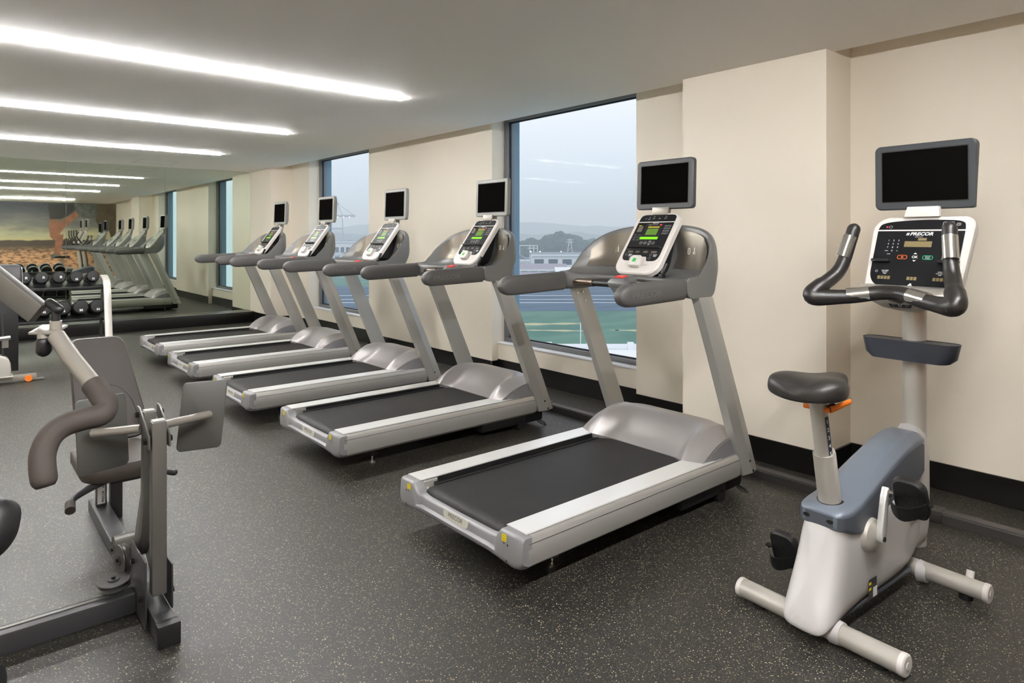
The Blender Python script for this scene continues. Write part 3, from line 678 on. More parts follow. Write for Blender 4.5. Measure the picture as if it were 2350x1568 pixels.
for y, x in ((-.040, .0215), (.045, .0215)): b = nb(); tube(b, [(x, y, .403), (x+.006, y, .403)], .007, 12, ry=.012); obj('screw_cover', b, 'black', uc)
# crank, pedals
for s in (-1, 1):
    a = math.radians(78) if s < 0 else math.radians(258)
    cx, cz, L = .222, .322, .165; ex, ez = cx+L*math.cos(a), cz+L*math.sin(a)
    b = nb(); tube(b, [(cx, s*.080, cz), (cx, s*.100, cz), (cx, s*.112, cz)], [.062, .058, .040], 28); cr_ = obj('crank_disc', b, 'bike_t', bk)
    b = nb(); d = V(math.cos(a), 0, math.sin(a)); q = V(-d.z, 0, d.x); yA, yB = s*.112, s*.134
    for (w0, p0, w1, p1) in ((.020, V(cx, 0, cz)-d*.012, .013, V(ex, 0, ez)+d*.014),):
        secs = []
        for k in range(7):
            t = k/6; p = p0+(p1-p0)*t; w_ = (w0+(w1-w0)*t)*(1 if 0 < k < 6 else .45); secs.append([p-q*w_+V(0, yA, 0), p+q*w_+V(0, yA, 0), p+q*w_+V(0, yB, 0), p-q*w_+V(0, yB, 0)])
        loft(b, secs)
    obj('crank_arm', b, 'gym_l' if s > 0 else 'alu', bk, bevel=.003)
    b = nb(); cyl(b, (cx, s*.130, cz), (cx, s*.138, cz), .009, 12); obj('crank_bolt', b, 'bolt', cr_)
    b = nb(); cyl(b, (ex, s*.13, ez), (ex, s*.255, ez), .008, 10); pe0 = obj('pedal_axle', b, 'chrome', bk)
    # pedal body tipped steeply
    pd = Vector((-.34, 0, .94)) if s < 0 else Vector((-.30, 0, .95))
    Fpd = Fr((ex, s*(.208 if s < 0 else .225), ez), (0, -1, 0), pd)
    b = nb(); slab(b, Fpd, [(u, v) for u, v in rr(.110, .150, [.034, .034, .03, .03], 5)], .026, .013, inset=.006); pe = obj('pedal', b, 'black', bk)
    b = nb()
    for u, v, hh in ((-.03, .028, .022), (-.012, .018, .040), (.006, .035, .026), (.006, -.008, .034), (.024, .016, .034), (-.012, -.034, .026), (.024, -.032, .026), (-.03, -.016, .022)): ring(b, Fpd, u, v, .011, hh, .0052, .0016, .0138)
    obj('tread_pattern', b, 'duct', pe, flat=True)
    b = nb(); k = 12; secs = []
    for i in range(k+1):
        t = -1+2*i/k; u = .064*t; w_ = .017+.052*(1-t*t); vc = -.020+(.012*t); hw2 = .026-.006*abs(t)
        secs.append([Fpd(u, vc+hw2, w_), Fpd(u, vc-hw2, w_+.004), Fpd(u, vc-hw2, w_+.001), Fpd(u, vc+hw2, w_-.003)])
    loft(b, secs); tube(b, [Fpd(.064, -.005, .017), Fpd(.062, -.005, -.016)], .004, 6); tube(b, [Fpd(-.064, -.005, .017), Fpd(-.062, -.005, -.016)], .004, 6); obj('pedal_strap', b, 'rub', pe)
    b = nb(); slab(b, Fr(Fpd(.062 if s < 0 else -.062, .004, .012), (0, -1, 0), (.9, 0, .3)), rr(.026, .018, .003, 2), .004); obj('strap_buckle', b, 'bolt', pe)
# seat post
b = nb(); tube(b, [(.106, 0, .425), (.062, 0, .628), (.060, 0, .632)], [.039, .0385, .036], 26); sp_ = obj('seat_post_sleeve', b, 'bike_t', bk)
b = nb(); tube(b, [(.108, 0, .438), (.106, 0, .452)], [.052, .048], 26, ry=[.050, .046]); obj('sleeve_collar', b, 'bolt', bk)
b = nb(); tube(b, [(.062, 0, .62), (.008, 0, .862)], .0295, 24); pst = obj('seat_post', b, 'bike_t', bk)
ax = (V(.008, 0, .862)-V(.062, 0, .62)).normalized(); nn = V(.45, -1, .1).normalized(); nn = (nn-ax*nn.dot(ax)).normalized()
nn = V(-.35, -.94, 0); nn = (nn-ax*nn.dot(ax)).normalized()
nn = V(-.25, -.97, 0); nn = (nn-ax*nn.dot(ax)).normalized()
mid = V(.062, 0, .62)*.60+V(.008, 0, .862)*.40
Fn = Fr(mid+nn*.0300, ax.cross(nn)*1, ax)
if Fn.N.dot(nn) < 0: Fn = Fr(mid+nn*.0300, ax.cross(nn)*-1, ax)
b = nb(); rect(b, Fn, 0, -.022, .016, .155, .0006); ns = obj('height_scale', b, 'navy', pst, flat=True)
b = nb()
for k in range(5): txt(b, Fn, 0, .036-.030*k, str(k+1), .021, .0016, off=.015)
obj('lettering', b, 'mark', ns, flat=True)
b = nb(); tube(b, [(.018, .05, .795), (.018, -.045, .795)], .009, 12); tube(b, [(.018, -.045, .797), (.05, -.055, .805), (.10, -.075, .822)], [.012, .011, .009], 10, ry=[.008, .007, .006]); lv = obj('adjusting_lever', b, 'orange', bk)
b = nb(); tube(b, [(.018, -.036, .798), (.045, -.044, .806)], .0135, 12); obj('lever_hub', b, mat('dark_red_brown_plastic', (84, 44, 38), .4), lv)
# saddle: grid top surface
b = nb(); secs = []
prof = [(-.175, .02, .012), (-.165, .088, .028), (-.14, .122, .044), (-.10, .136, .054), (-.05, .132, .050), (0, .108, .040), (.04, .076, .036), (.08, .050, .036), (.12, .038, .036), (.15, .031, .030), (.168, .012, .016)]
for x, hw, hh in prof:
    row = []
    for i in range(22):
        a = 2*PI*i/22; cx, cy = math.cos(a), math.sin(a)
        y = hw*math.copysign(abs(cx)**.75, cx); z = (hh*(abs(cy)**.8) if cy > 0 else -.030*abs(cy)**.5)
        if cy > 0: z -= .022*max(0, 1-abs(y)/.05)*min(1, max(0, (.03-x)/.1)) ; z += .012*(abs(y)/.13)**2
        row.append(V(x+.03, y, .872+z))
    secs.append(row)
loft(b, secs); sd = obj('saddle', b, 'saddle', bk, ang=70); m_ = sd.modifiers.new('s', 'SUBSURF'); m_.levels = 1; m_.render_levels = 2
# bottle tray on the column
b = nb(); outer = rr(.375, .105, .050, 7); secs_o = []
def trayp(sc, z, ins=0): return [V(.762-v*1.0*(1-ins*2/.105), -u*sc*(1-ins*2/.375), z) for u, v in outer]
loft(b, [trayp(1.0, .965), trayp(1.0, .967), trayp(.93, .905), trayp(.80, .885)], caps=False)
loft(b, [trayp(1.0, .965, .003), trayp(.92, .908, .004), trayp(.79, .890, .004)], caps=True)
loft(b, [trayp(1.0, .967), trayp(1.0, .967, .003)], caps=False); loft(b, [trayp(.80, .885), trayp(.79, .8845, .004)], caps=True)
for s in (-1, 1): box(b, .715, .80, s*.052-.001, s*.052+.001, .892, .962)
obj('bottle_tray', b, 'navy', bk, norm=False)
# console
Fc = Fr((.808, 0, 1.312), (0, -1, 0), (.17, 0, .36))
b = nb(); front = [(u*(1+.05*(v/.2)), v) for u, v in rr(.386, .40, [.045, .07, .055, .07], 7)]
loft(b, [[Fc(u*.72, v*.74-.01, -.095) for u, v in front], [Fc(u*.97, v*.97, -.06) for u, v in front], [Fc(u, v, -.030) for u, v in front], [Fc(u, v, -.008) for u, v in front], [Fc(u*.965, v*.965, 0) for u, v in front]])
cc = obj('console', b, 'white', bk, ang=35)
b = nb(); pan = rp([(.171, .128, .002), (-.173, .128, .002), (-.168, -.135, .075), (0, -.152, .12), (.166, -.132, .075)], 8)
shape(b, Fc, pan, w=.0012); shape(b, Fc, rp([(.171, .135, .002), (.166, .176, .05), (0, .184, .1), (-.162, .170, .06), (-.173, .135, .002)], 8), w=.0012); obj('display_overlay', b, 'bpanel', cc, flat=True)
b = nb(); rect(b, Fc, 0, .1315, .342, .003, .0013)
txt(b, Fc, .008, .113, 'PRECOR', .021, .002, off=.03, shear=.25, sxx=1.15)
for k in range(3): shape(b, Fc, [(-.052+.004*k, .107), (-.0495+.004*k, .107), (-.0465+.004*k, .119), (-.049+.004*k, .119)], w=.002)
txt(b, Fc, .0, .099, 'HEART RATE', .0055, .002)
for k in range(10):
    u, v = (-.118+.0205*(k % 3), .082-.0165*(k//3)) if k < 9 else (-.0975, .0325); txt(b, Fc, u, v, '1234567890'[k], .0105, .002, off=.01)
rect(b, Fc, -.120, .0325, .014, .002, .002); rect(b, Fc, -.076, .0325, .006, .002, .002); rect(b, Fc, -.108, .017, .014, .002, .002)
txt(b, Fc, 0, .004, 'OK', .016, .002, off=.02); shape(b, Fc, [(-.007, .018), (.007, .018), (0, .025)], w=.002); shape(b, Fc, [(-.007, -.010), (0, -.017), (.007, -.010)], w=.002)
for s, ss in ((-1, ('CALORIES', 'WATTS', 'TIME')), (1, ('SPEED', 'DISTANCE', 'RPM'))):
    for k in range(3): txt(b, Fc, s*.108, -.062-.007*k, ss[k], .0065, .002, off=.01)
    ring(b, Fc, s*.143, -.066, .010, .010, .0045, .001, .002)
txt(b, Fc, .050, .006, 'QUICK', .0065, .002); txt(b, Fc, .050, -.001, 'START', .0065, .002)
for u in (.092, .118): ring(b, Fc, u, .156, .017, .028, .006, .0012, .002); shape(b, Fc, [(u-.003, .162), (u+.003, .162), (u, .166)], w=.002); shape(b, Fc, [(u-.003, .150), (u, .146), (u+.003, .150)], w=.002); rect(b, Fc, u, .156, .007, .002, .002)
ring(b, Fc, .143, .158, .016, .012, .005, .0012, .002); txt(b, Fc, .143, .158, 'CC', .006, .002); ring(b, Fc, -.122, .148, .014, .011, .004, .001, .002)
shape(b, Fc, [(.002+.005*math.cos(a), -.128+.005*math.sin(a)) for a in [PI/3*i for i in range(6)]], u=.002, v=.006, w=.0021)
shape(b, Fc, [(-.010, -.139), (-.007, -.139), (.004, -.126), (.010, -.130), (.011, -.127), (.001, -.121), (-.004, -.124)], w=.002); shape(b, Fc, [(-.002, -.131), (.006, -.138), (.004, -.139), (-.004, -.134)], w=.002)
obj('lettering', b, 'mark', cc, flat=True)
b = nb(); ring(b, Fc, -.050, .003, .040, .019, .008, .0018, .002)
for s in (-1, 1): rect(b, Fc, -.050+.0025*s, .003, .003, .008, .002)
obj('pause_key', b, 'ink_o', cc, flat=True)
b = nb(); ring(b, Fc, .050, .003, .040, .019, .008, .0018, .002)
obj('start_key', b, 'ink_g', cc, flat=True)
b = nb()
for k in range(3): ring(b, Fc, .122+.002*k*0, .084-.0175*k, .034, .014, .005, .0009, .002)
obj('program_key', b, mat('dim_green_print', (20, 110, 84), .5), cc, flat=True)
b = nb(); rect(b, Fc, .002, .065, .108, .027, .002); obj('message_display', b, 'lcd_off', cc, flat=True)
b = nb(); rect(b, Fc, .016, .088, .034, .012, .002); obj('heart_rate_display', b, 'lcd_off', cc, flat=True)
for u, n in ((-.108, 4), (.004, 3), (.110, 4)):
    b = nb()
    for k in range(n): rect(b, Fc, u+(k-(n-1)/2)*.0135, -.095, .011, .015, .002)
    obj('digit_display', b, 'lcd_off', cc, flat=True)
b = nb(); rect(b, Fc, .115, .0235, .026, .004, .002); obj('caution_mark', b, 'yellow', cc, flat=True)
b = nb(); rect(b, Fc, .128, .007, .052, .026, .0018); obj('notice_field', b, 'mark_d', cc, flat=True)
b = nb(); shape(b, Fc, rr(.007, .007, .0035, 3), -.137, .148, .002); obj('status_light', b, 'lcd_r', cc, flat=True)
for s in (-1, 1):
    b = nb(); prism(b, [Fc(s*.132-.040, -.022, .001), Fc(s*.132+.040, -.022, .001), Fc(s*.132+.036, -.026, .022), Fc(s*.132-.036, -.026, .022)], Fc.V*.012); obj('ledge_clip', b, 'black', cc, bevel=.002)
b = nb(); slab(b, Fc, rr(.075, .055, .014, 3), .006, .004, 0, -.190, inset=.002); obj('level_rocker', b, 'navy', cc)
# bowl below console + headphone jack plate
b = nb(); secs = []
for z, a, c, xo in ((1.185, .185, .040, .73), (1.155, .205, .075, .735), (1.128, .190, .085, .745), (1.105, .14, .075, .765), (1.09, .07, .055, .79)):
    secs.append([V(xo+c*math.cos(q), a*math.sin(q), z+(.012 if abs(math.sin(q)) > .7 else 0)) for q in [2*PI*i/28 for i in range(28)]])
loft(b, secs); bw = obj('console_base', b, 'bike_t', bk, ang=60)
Fj = Fr((.672, 0, 1.122), (0, -1, 0), (-.35, 0, .9))
b = nb(); slab(b, Fj, [(-.050, .013), (-.040, -.013), (.040, -.013), (.050, .013)], .01, .004); jp = obj('headphone_plate', b, 'navy', bk, bevel=.003)
b = nb(); ring(b, Fj, 0, 0, .015, .015, .0074, .003, .005)
for s in (-1, 1): ring(b, Fj, s*.026, .001, .011, .011, .005, .0012, .005)
obj('jack_marks', b, 'mark', jp, flat=True)
# handlebar, swept
pth = []
left = [(.66, .185, 1.435), (.645, .192, 1.39), (.615, .205, 1.30), (.585, .222, 1.245), (.52, .252, 1.195), (.478, .272, 1.162), (.474, .262, 1.146), (.505, .215, 1.146), (.55, .13, 1.155), (.585, .05, 1.172)]
full = left+[(.592, 0, 1.174)]+[(x, -y, z) for x, y, z in left[::-1]]
b = nb(); sp__ = smooth_path(full, 5); tube(b, sp__, [(.027 if p.z > 1.30 else .031-.004*(p.z-1.2)/.1 if p.z > 1.2 else .030+.006*max(0, min(1, (abs(p.y)-.17)/.08))) for p in sp__], 18, dome=True); hb_ = obj('handlebar', b, 'bikebar', bk, ang=70)
for s in (-1, 1):
    b = nb(); tube(b, [(.642, s*.192, 1.405), (.610, s*.2075, 1.315)], .0285, 18); obj('pulse_sensor', b, 'chrome', hb_)
    b = nb(); tube(b, [(.572, s*.078, 1.1695), (.540, s*.155, 1.157)], .0312, 18); obj('pulse_sensor', b, 'chrome', hb_)
b = nb(); tube(b, [(.58, 0, 1.165), (.70, 0, 1.14), (.79, 0, 1.13)], .022, 14); obj('bar_stem', b, 'black', bk)
# monitor
b = nb(); prism(b, [(.872, -.07, 1.49), (.872, .07, 1.49), (.885, .062, 1.535), (.885, -.062, 1.535)], (.03, 0, 0)); obj('monitor_neck', b, 'white', bk, bevel=.003)
Fm = Fr((.905, .005, 1.668), (0, -1, 0), (-.02, 0, 1)); W_, H_ = .405, .290
b = nb(); loft(b, [[Fm(u, v, -.055) for u, v in rr(W_-.1, H_-.08, .02, 5)], [Fm(u, v, -.030) for u, v in rr(W_, H_, .026, 6)], [Fm(u, v, -.005) for u, v in rr(W_, H_, .026, 6)], [Fm(u, v, 0) for u, v in rr(W_-.012, H_-.012, .020, 6)]]); mo = obj('monitor', b, 'bezel_d', bk, ang=35)
b = nb(); slab(b, Fm, rr(W_-.066, H_-.066, .003, 2), .002, .0012, 0, .004); obj('screen', b, 'screen', mo, flat=True)
b = nb(); ring(b, Fm, 0, .004, W_-.058, H_-.058, .004, .005, .0008); obj('screen_rim', b, 'black', mo, flat=True)

# ------------------------------------------------------------------ multi-station gym at the left
g = thing('multi_station_gym', 'gunmetal weight machine with leg press plates, reclined seat and bent foam press arm', 'weight machine', (.57, 2.8, 0))
def G(name, bm, m, parent=g, **k):
    bmesh.ops.translate(bm, verts=bm.verts, vec=(-.57, -2.8, 0)); return obj(name, bm, m, parent, **k)
b = nb(); box(b, -.95, .53, 2.765, 2.835, .012, .085); G('base_beam', b, 'gym_d', bevel=.006)
b = nb(); box(b, -.95, .45, 2.80, 2.815, .0855, .088); G('floor_cable', b, 'gym', bevel=0)
b = nb(); box(b, .545, .610, 2.52, 2.86, .0, .072); ft = G('front_foot', b, 'gym_d', bevel=.005)
b = nb(); box(b, .541, .614, 2.485, 2.53, .0, .076); G('rubber_cap', b, 'black', ft, bevel=.004)
b = nb(); box(b, .545, .620, 2.86, 3.98, .0, .062); sb_ = G('seat_beam', b, 'gym_d', bevel=.005)
b = nb(); box(b, .530, .536, 2.62, 2.86, .01, .25); bp = G('pivot_plate', b, 'gym_d', bevel=.002)
b = nb(); box(b, .615, .621, 2.62, 2.80, .06, .22); G('pivot_plate', b, 'gym_d', bevel=.002)
for x in (.520, .626):
    for z, y in ((.11, 2.66), (.20, 2.78)):
        b = nb(); cyl(b, (x-.006, y, z), (x+.006, y, z), .011, 6); G('bolt', b, 'bolt')
b = nb(); box(b, .548, .596, 2.60, 2.645, .13, .745); up = G('front_upright', b, 'gym', bevel=.004)
b = nb(); box(b, .552, .592, 2.604, 2.641, .745, .749); G('end_plug', b, 'bezel_l', up)
b = nb(); prism(b, [(.545, 2.715, .76), (.545, 2.757, .76), (.545, 2.775, .45), (.545, 2.90, .22), (.545, 2.86, .18), (.545, 2.76, .30), (.545, 2.715, .45)], (.042, 0, 0)); up2 = G('rear_upright', b, 'gym', bevel=.004)
b = nb(); box(b, .549, .583, 2.719, 2.753, .760, .764); G('end_plug', b, 'bezel_l', up2)
for x in (.534, .600):
    b = nb(); prism(b, [(x, 2.59, .70), (x, 2.59, .655), (x, 2.66, .655), (x, 2.78, .735), (x, 2.78, .775), (x, 2.74, .775)], (.006, 0, 0)); G('link_plate', b, 'gym', bevel=.001)
    for y, z in ((2.617, .678), (2.745, .748)):
        b = nb(); cyl(b, (x-.012 if x < .55 else x+.003, y, z), (x if x < .55 else x+.016, y, z), .011, 6); G('bolt', b, 'bolt')
b = nb(); cyl(b, (.398, 2.815, .690), (.532, 2.70, .708), .0155, 16); cyl(b, (.606, 2.70, .708), (.80, 2.815, .690), .0155, 16); G('foot_plate_bar', b, 'gym_l')
# the curved foot plates
def footplate(cx, cy, cz, W_, H_, yaw, sk):
    b = nb(); R_ = Matrix.Translation((cx, cy, cz)) @ Matrix.Rotation(yaw, 4, 'Z') @ Matrix.Rotation(math.radians(-6), 4, 'X')
    pts = rr(W_, H_, [.010, .012, .016, .014], 4); pts = [(u+sk*v, v+.014*(1-(2*u/W_)**2)*(1 if v > 0 else -1)) for u, v in pts]
    loft(b, [[R_ @ V(u, 0, v) for u, v in pts], [R_ @ V(u, .008, v) for u, v in pts]]); return b
b = footplate(.438, 2.86, .672, .175, .262, math.radians(14), .0); G('foot_plate', b, 'plate', bevel=.002)
b = footplate(.785, 2.86, .680, .165, .262, math.radians(-14), .10); G('foot_plate', b, 'plate', bevel=.002)
# seat and backrest
b = nb(); box(b, .560, .604, 3.83, 3.875, .0, .32); po = G('seat_post', b, 'gym_d', bevel=.003)
b = nb(); rect(b, Fr((.582, 3.829, .135), (1, 0, 0), (0, 0, 1)), -.002, 0, .034, .115, .001); lb = G('spec_label', b, 'mark', po, flat=True)
b = nb(); F_ = Fr((.582, 3.829, .135), (1, 0, 0), (0, 0, 1)); txt(b, F_, .006, -.022, 'PRECOR', .015, .002, rot=PI/2, off=.03)
for k in range(8): rect(b, F_, .006, .022+.0035*k, .010, .0018, .002)
G('lettering', b, 'ink', lb, flat=True)
b = nb(); box(b, .618, .668, 3.80, 3.87, .0, .31); G('seat_post', b, 'gym_d', bevel=.003)
b = nb(); pts = rr(.30, .42, [.10, .10, .05, .05], 7); loft(b, [[V(.585+u*.95, 3.535-v*.98, .335) for u, v in pts], [V(.585+u, 3.535-v, .350) for u, v in pts], [V(.585+u, 3.535-v, .385+.02*(v/.2)*-.4) for u, v in pts], [V(.585+u*.94, 3.535-v*.95, .402) for u, v in pts], [V(.585+u*.6, 3.535-v*.6, .405) for u, v in pts]]); G('seat_cushion', b, 'leather', bevel=0, ang=50)
b = nb(); box(b, .55, .70, 3.40, 3.80, .300, .335); G('seat_carriage', b, 'gym_d', bevel=.004)
Fb = Fr((.602, 3.845, .645), (-1, 0, 0), (0, .42, .91)) if False else Fr((.600, 3.83, .650), (1, 0, 0), (0, .30, .95))
b = nb(); pts = [(u*(1-.30*(v/.26)*.5)+.035*0-.030*(v/.26), v) for u, v in rr(.275, .52, [.05, .05, .07, .07], 8)]
loft(b, [[Fb(u, v, -.050) for u, v in pts], [Fb(u*1.02, v, -.036) for u, v in pts], [Fb(u*1.02, v*1.0, -.010) for u, v in pts], [Fb(u*.97, v*.975, .002) for u, v in pts], [Fb(u*.6, v*.6, .006) for u, v in pts]]); bc = G('backrest', b, 'leather', ang=50)
b = nb(); arc = [Fb(.128*math.cos(a), -.17+.185*math.sin(a), .0068) for a in [PI*i/24 for i in range(25)]]; tube(b, arc, .0022, 6); G('stitched_seam', b, 'bolt', bc)
b = nb(); tube(b, smooth_path([(.56, 3.42, .325), (.46, 3.36, .315), (.405, 3.33, .300), (.385, 3.29, .285), (.383, 3.26, .276)], 4), .0155, 14); sh_ = G('side_handle', b, 'gym_d')
b = nb(); tube(b, [(.388, 3.30, .289), (.383, 3.255, .275)], .0195, 14); G('grip_sleeve', b, 'foam', sh_)
b = nb(); tube(b, [(.66, 3.44, .315), (.765, 3.40, .315), (.80, 3.36, .31)], .015, 12, dome=True); G('side_handle', b, 'gym_d')
b = nb(); prism(b, [(.60, 3.60, .30), (.66, 3.60, .30), (.66, 3.60, .24), (.645, 3.60, .235)], (0, .10, 0)); G('gusset', b, 'gym')
# link guard, pulleys
b = nb(); secs = []
for x in (.50, .60):
    secs.append([V(x, 3.02+.055*math.cos(a), .165+.050*math.sin(a)) for a in [PI*i/10 for i in range(11)]]+[V(x, 3.02+.050*math.cos(a), .165+.045*math.sin(a)) for a in [PI*i/10 for i in range(10, -1, -1)]])
loft(b, secs); G('pulley_guard', b, 'gym')
b = nb(); prism(b, [(.59, 2.90, .15), (.59, 3.02, .20), (.59, 2.92, .30), (.59, 2.78, .52), (.59, 2.76, .50), (.59, 2.85, .28), (.59, 2.80, .10)], (.012, 0, 0)); G('link_bracket', b, 'gym', bevel=.002)
def pulley(c, ax_, R, nm='pulley'):
    c = Vector(c); ax_ = Vector(ax_).normalized(); b = nb()
    tube(b, [c-ax_*.013, c-ax_*.010, c-ax_*.004, c+ax_*.004, c+ax_*.010, c+ax_*.013], [R*.97, R, R*.86, R*.86, R, R*.97], 32); p_ = G(nm, b, 'duct')
    b = nb(); ring_c = c+ax_*.0132; tube(b, [ring_c-ax_*.001, ring_c+ax_*.004], R*.36, 24); G('hub', b, 'gym_d', p_)
    b = nb(); cyl(b, ring_c, ring_c+ax_*.012, R*.13, 6); G('axle_bolt', b, 'bolt', p_)
    return p_
pulley((.470, 2.845, .112), (0, -.05, 1), .056)
pulley((.515, 2.93, .155), (-1, -.15, 0), .058); pulley((.515, 3.03, .160), (-1, 0, 0), .048)
for z, y in ((.215, 2.80), (.265, 2.86), (.17, 2.75)):
    b = nb(); cyl(b, (.585, y, z), (.60, y, z), .016, 14); G('spacer', b, 'gym_l')
# press arm, grip and tower beyond the frame
b = nb(); box(b, -.62, -.50, 2.70, 2.86, .0, 2.08); G('tower', b, 'gym_d', bevel=.006)
b = nb(); box(b, -.95, -.50, 2.45, 3.15, .0, .06); G('tower_foot', b, 'gym_d', bevel=.006)
A_, B_ = V(-.50, 2.755, 1.905), V(.190, 2.220, 1.192)
d = (B_-A_).normalized(); sd_ = d.cross(V(0, 0, 1)).normalized(); u_ = sd_.cross(d).normalized()
b = nb(); pr = [(-.017, -.030), (.017, -.030), (.017, .030), (-.017, .030)]; loft(b, [[A_+sd_*p+u_*q for p, q in pr], [B_+sd_*p+u_*q for p, q in pr]]); G('press_arm', b, 'gym', bevel=.004)
b = nb(); R_ = Matrix.Translation((.208, 2.184, 1.150)) @ Matrix.Rotation(math.radians(-40), 4, 'Z') @ Matrix.Rotation(math.radians(14), 4, 'X'); box(b, -.036, .034, -.030, .030, -.004, .004, R_); hp_ = G('hinge_plate', b, 'gym_l', bevel=.003)
b = nb(); cyl(b, (.223, 2.173, 1.152), (.223, 2.173, 1.174), .0145, 18); G('plunger_seat', b, 'gym_l', hp_)
b = nb(); tube(b, [(.223, 2.173, 1.174), (.223, 2.173, 1.204)], .0105, 14); tube(b, [(.211, 2.187, 1.222), (.229, 2.165, 1.205)], .0125, 16, dome=True); G('plunger_knob', b, 'black', hp_)
b = nb(); tube(b, [(.196, 2.175, 1.145), (.196, 2.172, 1.115)], .015, 14); s2 = G('lower_stop', b, 'gym_l', hp_)
b = nb(); tube(b, [(.196, 2.172, 1.118), (.196, 2.172, 1.098)], .0185, 14, dome=True); G('rubber_stop', b, 'black', s2)
path = [(.222, 2.150, 1.135), (.250, 2.090, 1.080), (.288, 2.008, 1.016)]
b = nb(); tube(b, path, .0215, 20); pt = G('press_tube', b, 'gym_l')
b = nb(); path = smooth_path([(.286, 2.012, 1.020), (.304, 1.970, .985), (.306, 1.952, .966), (.292, 1.938, .954), (.255, 1.938, .950), (.215, 1.932, .943), (.186, 1.918, .925), (.170, 1.902, .892), (.168, 1.885, .86), (.172, 1.870, .822)], 5)
tube(b, path, [.0275]*(len(path)-3)+[.0272, .025, .019], 20, caps=True, dome=False); G('foam_grip', b, 'foam', ang=60)
# pads of the near station peeking in at the frame edge
b = nb(); c0 = V(-.004, 1.875, .742); pts = rr(.26, .13, .055, 8)
Fq = Fr(c0, V(.6, -.3, .2), V(.2, .5, .84))
loft(b, [[Fq(u*.9, v*.9, -.045) for u, v in pts], [Fq(u, v, -.03) for u, v in pts], [Fq(u, v, .02) for u, v in pts], [Fq(u*.93, v*.9, .032) for u, v in pts]]); G('side_pad', b, 'vinyl', ang=50)
b = nb(); tube(b, [(-.25, 2.02, .42), (.072, 1.81, .42)], .052, 24, dome=False); G('leg_roller', b, 'vinyl', ang=50)
b = nb(); tube(b, [(-.55, 2.75, .45), (-.30, 2.03, .42)], .02, 10); tube(b, [(-.55, 2.75, .9), (-.05, 1.95, .74)], .02, 10); G('pad_bracket', b, 'gym_d')

# ------------------------------------------------------------------ far cable bench
cb_ = thing('cable_machine', 'silver based gym machine with black pad and orange roller on its foot', 'gym machine', (.40, 7.98, 0))
def G2(name, bm, m, parent=cb_, **k):
    bmesh.ops.translate(bm, verts=bm.verts, vec=(-.40, -7.98, 0)); return obj(name, bm, m, parent, **k)
b = nb(); box(b, -.30, .660, 7.95, 8.01, .015, .072); fb = G2('foot_bar', b, 'gym_l', bevel=.004)
b = nb(); box(b, .655, .720, 7.955, 8.005, .015, .022); G2('foot_tab', b, 'gym_l', fb)
b = nb(); cyl(b, (.595, 7.925, .035), (.595, 7.95, .035), .030, 20); rl = G2('roller', b, 'orange'); rl['label'] = 'orange roller'
b = nb(); pts = [(.0, .075), (.455, .075), (.460, .13), (.455, .20), (.44, .245), (.40, .27), (.30, .30), (.0, .33)]; prism(b, [(x, 7.90, z) for x, z in pts], (0, .16, 0)); G2('shroud', b, 'rack', bevel=.012, seg=3)
b = nb(); box(b, .33, .475, 7.89, 8.07, .068, .080); G2('flange', b, 'rack', bevel=.003)
b = nb(); tube(b, [(.398, 7.95, .26), (.394, 7.95, .68)], .009, 10); G2('guide_rod', b, 'gym_d')
b = nb(); tube(b, [(.37, 7.93, .44), (.455, 7.93, .445)], .024, 14); box(b, .39, .44, 7.92, 7.95, .35, .43); G2('adjusting_knob', b, 'chrome')
b = nb(); box(b, .10, .525, 8.06, 8.12, .10, .92); G2('black_column', b, 'black', bevel=.006)
b = nb(); pts = rr(.30, .24, .045, 6); Fq = Fr((.395, 7.96, 1.02), (1, 0, 0), (0, .25, 1)); slab(b, Fq, pts, .05, .02, inset=.012); pd_ = G2('head_pad', b, 'vinyl', ang=50)
b = nb(); tube(b, [Fq(u, v, -.02) for u, v in pts]+[Fq(pts[0][0], pts[0][1], -.02)], .008, 8); G2('pad_piping', b, 'chrome', pd_)

# ------------------------------------------------------------------ dumbbell rack and dumbbells
rk = thing('dumbbell_rack', 'two tier dumbbell rack with curved silver side uprights before the mirror', 'rack', (.6, 9.7, 0))
def G3(name, bm, m, parent=rk, **k):
    bmesh.ops.translate(bm, verts=bm.verts, vec=(-.6, -9.7, 0)); return obj(name, bm, m, parent, **k)
for x in (-.22, 1.515):
    b = nb(); path = smooth_path([(x, 9.86, .905), (x, 9.74, .885), (x, 9.63, .830), (x, 9.575, .72), (x, 9.54, .50), (x, 9.49, .25), (x, 9.42, .0)], 5)
    tube(b, path, .026, 14, up=(1, 0, 0), ry=.02); 
    secs = []
    for p, t, u, s in frames(path, (1, 0, 0)): secs.append([p+u*.040+s*.020, p-u*.040+s*.020, p-u*.040-s*.020, p+u*.040-s*.020])
    b.free(); b = nb(); loft(b, secs); up = G3('side_upright', b, 'rack', bevel=.006, ang=25)
    b = nb(); prism(b, [(x-.03, 9.78, .80), (x-.03, 9.84, .80), (x-.03, 10.02, .0), (x-.03, 9.92, .0)], (.03, 0, 0)); G3('rear_leg', b, 'gym', bevel=.004)
    b = nb(); box(b, x-.03, x+.03, 9.40, 10.04, .0, .03); G3('foot_rail', b, 'gym', bevel=.004)
    for z, y in ((.40, 9.57), (.44, 9.60), (.475, 9.63)):
        b = nb(); cyl(b, (x-.045, y, z), (x+.045, y, z), .007, 10); G3('bolt', b, 'chrome')
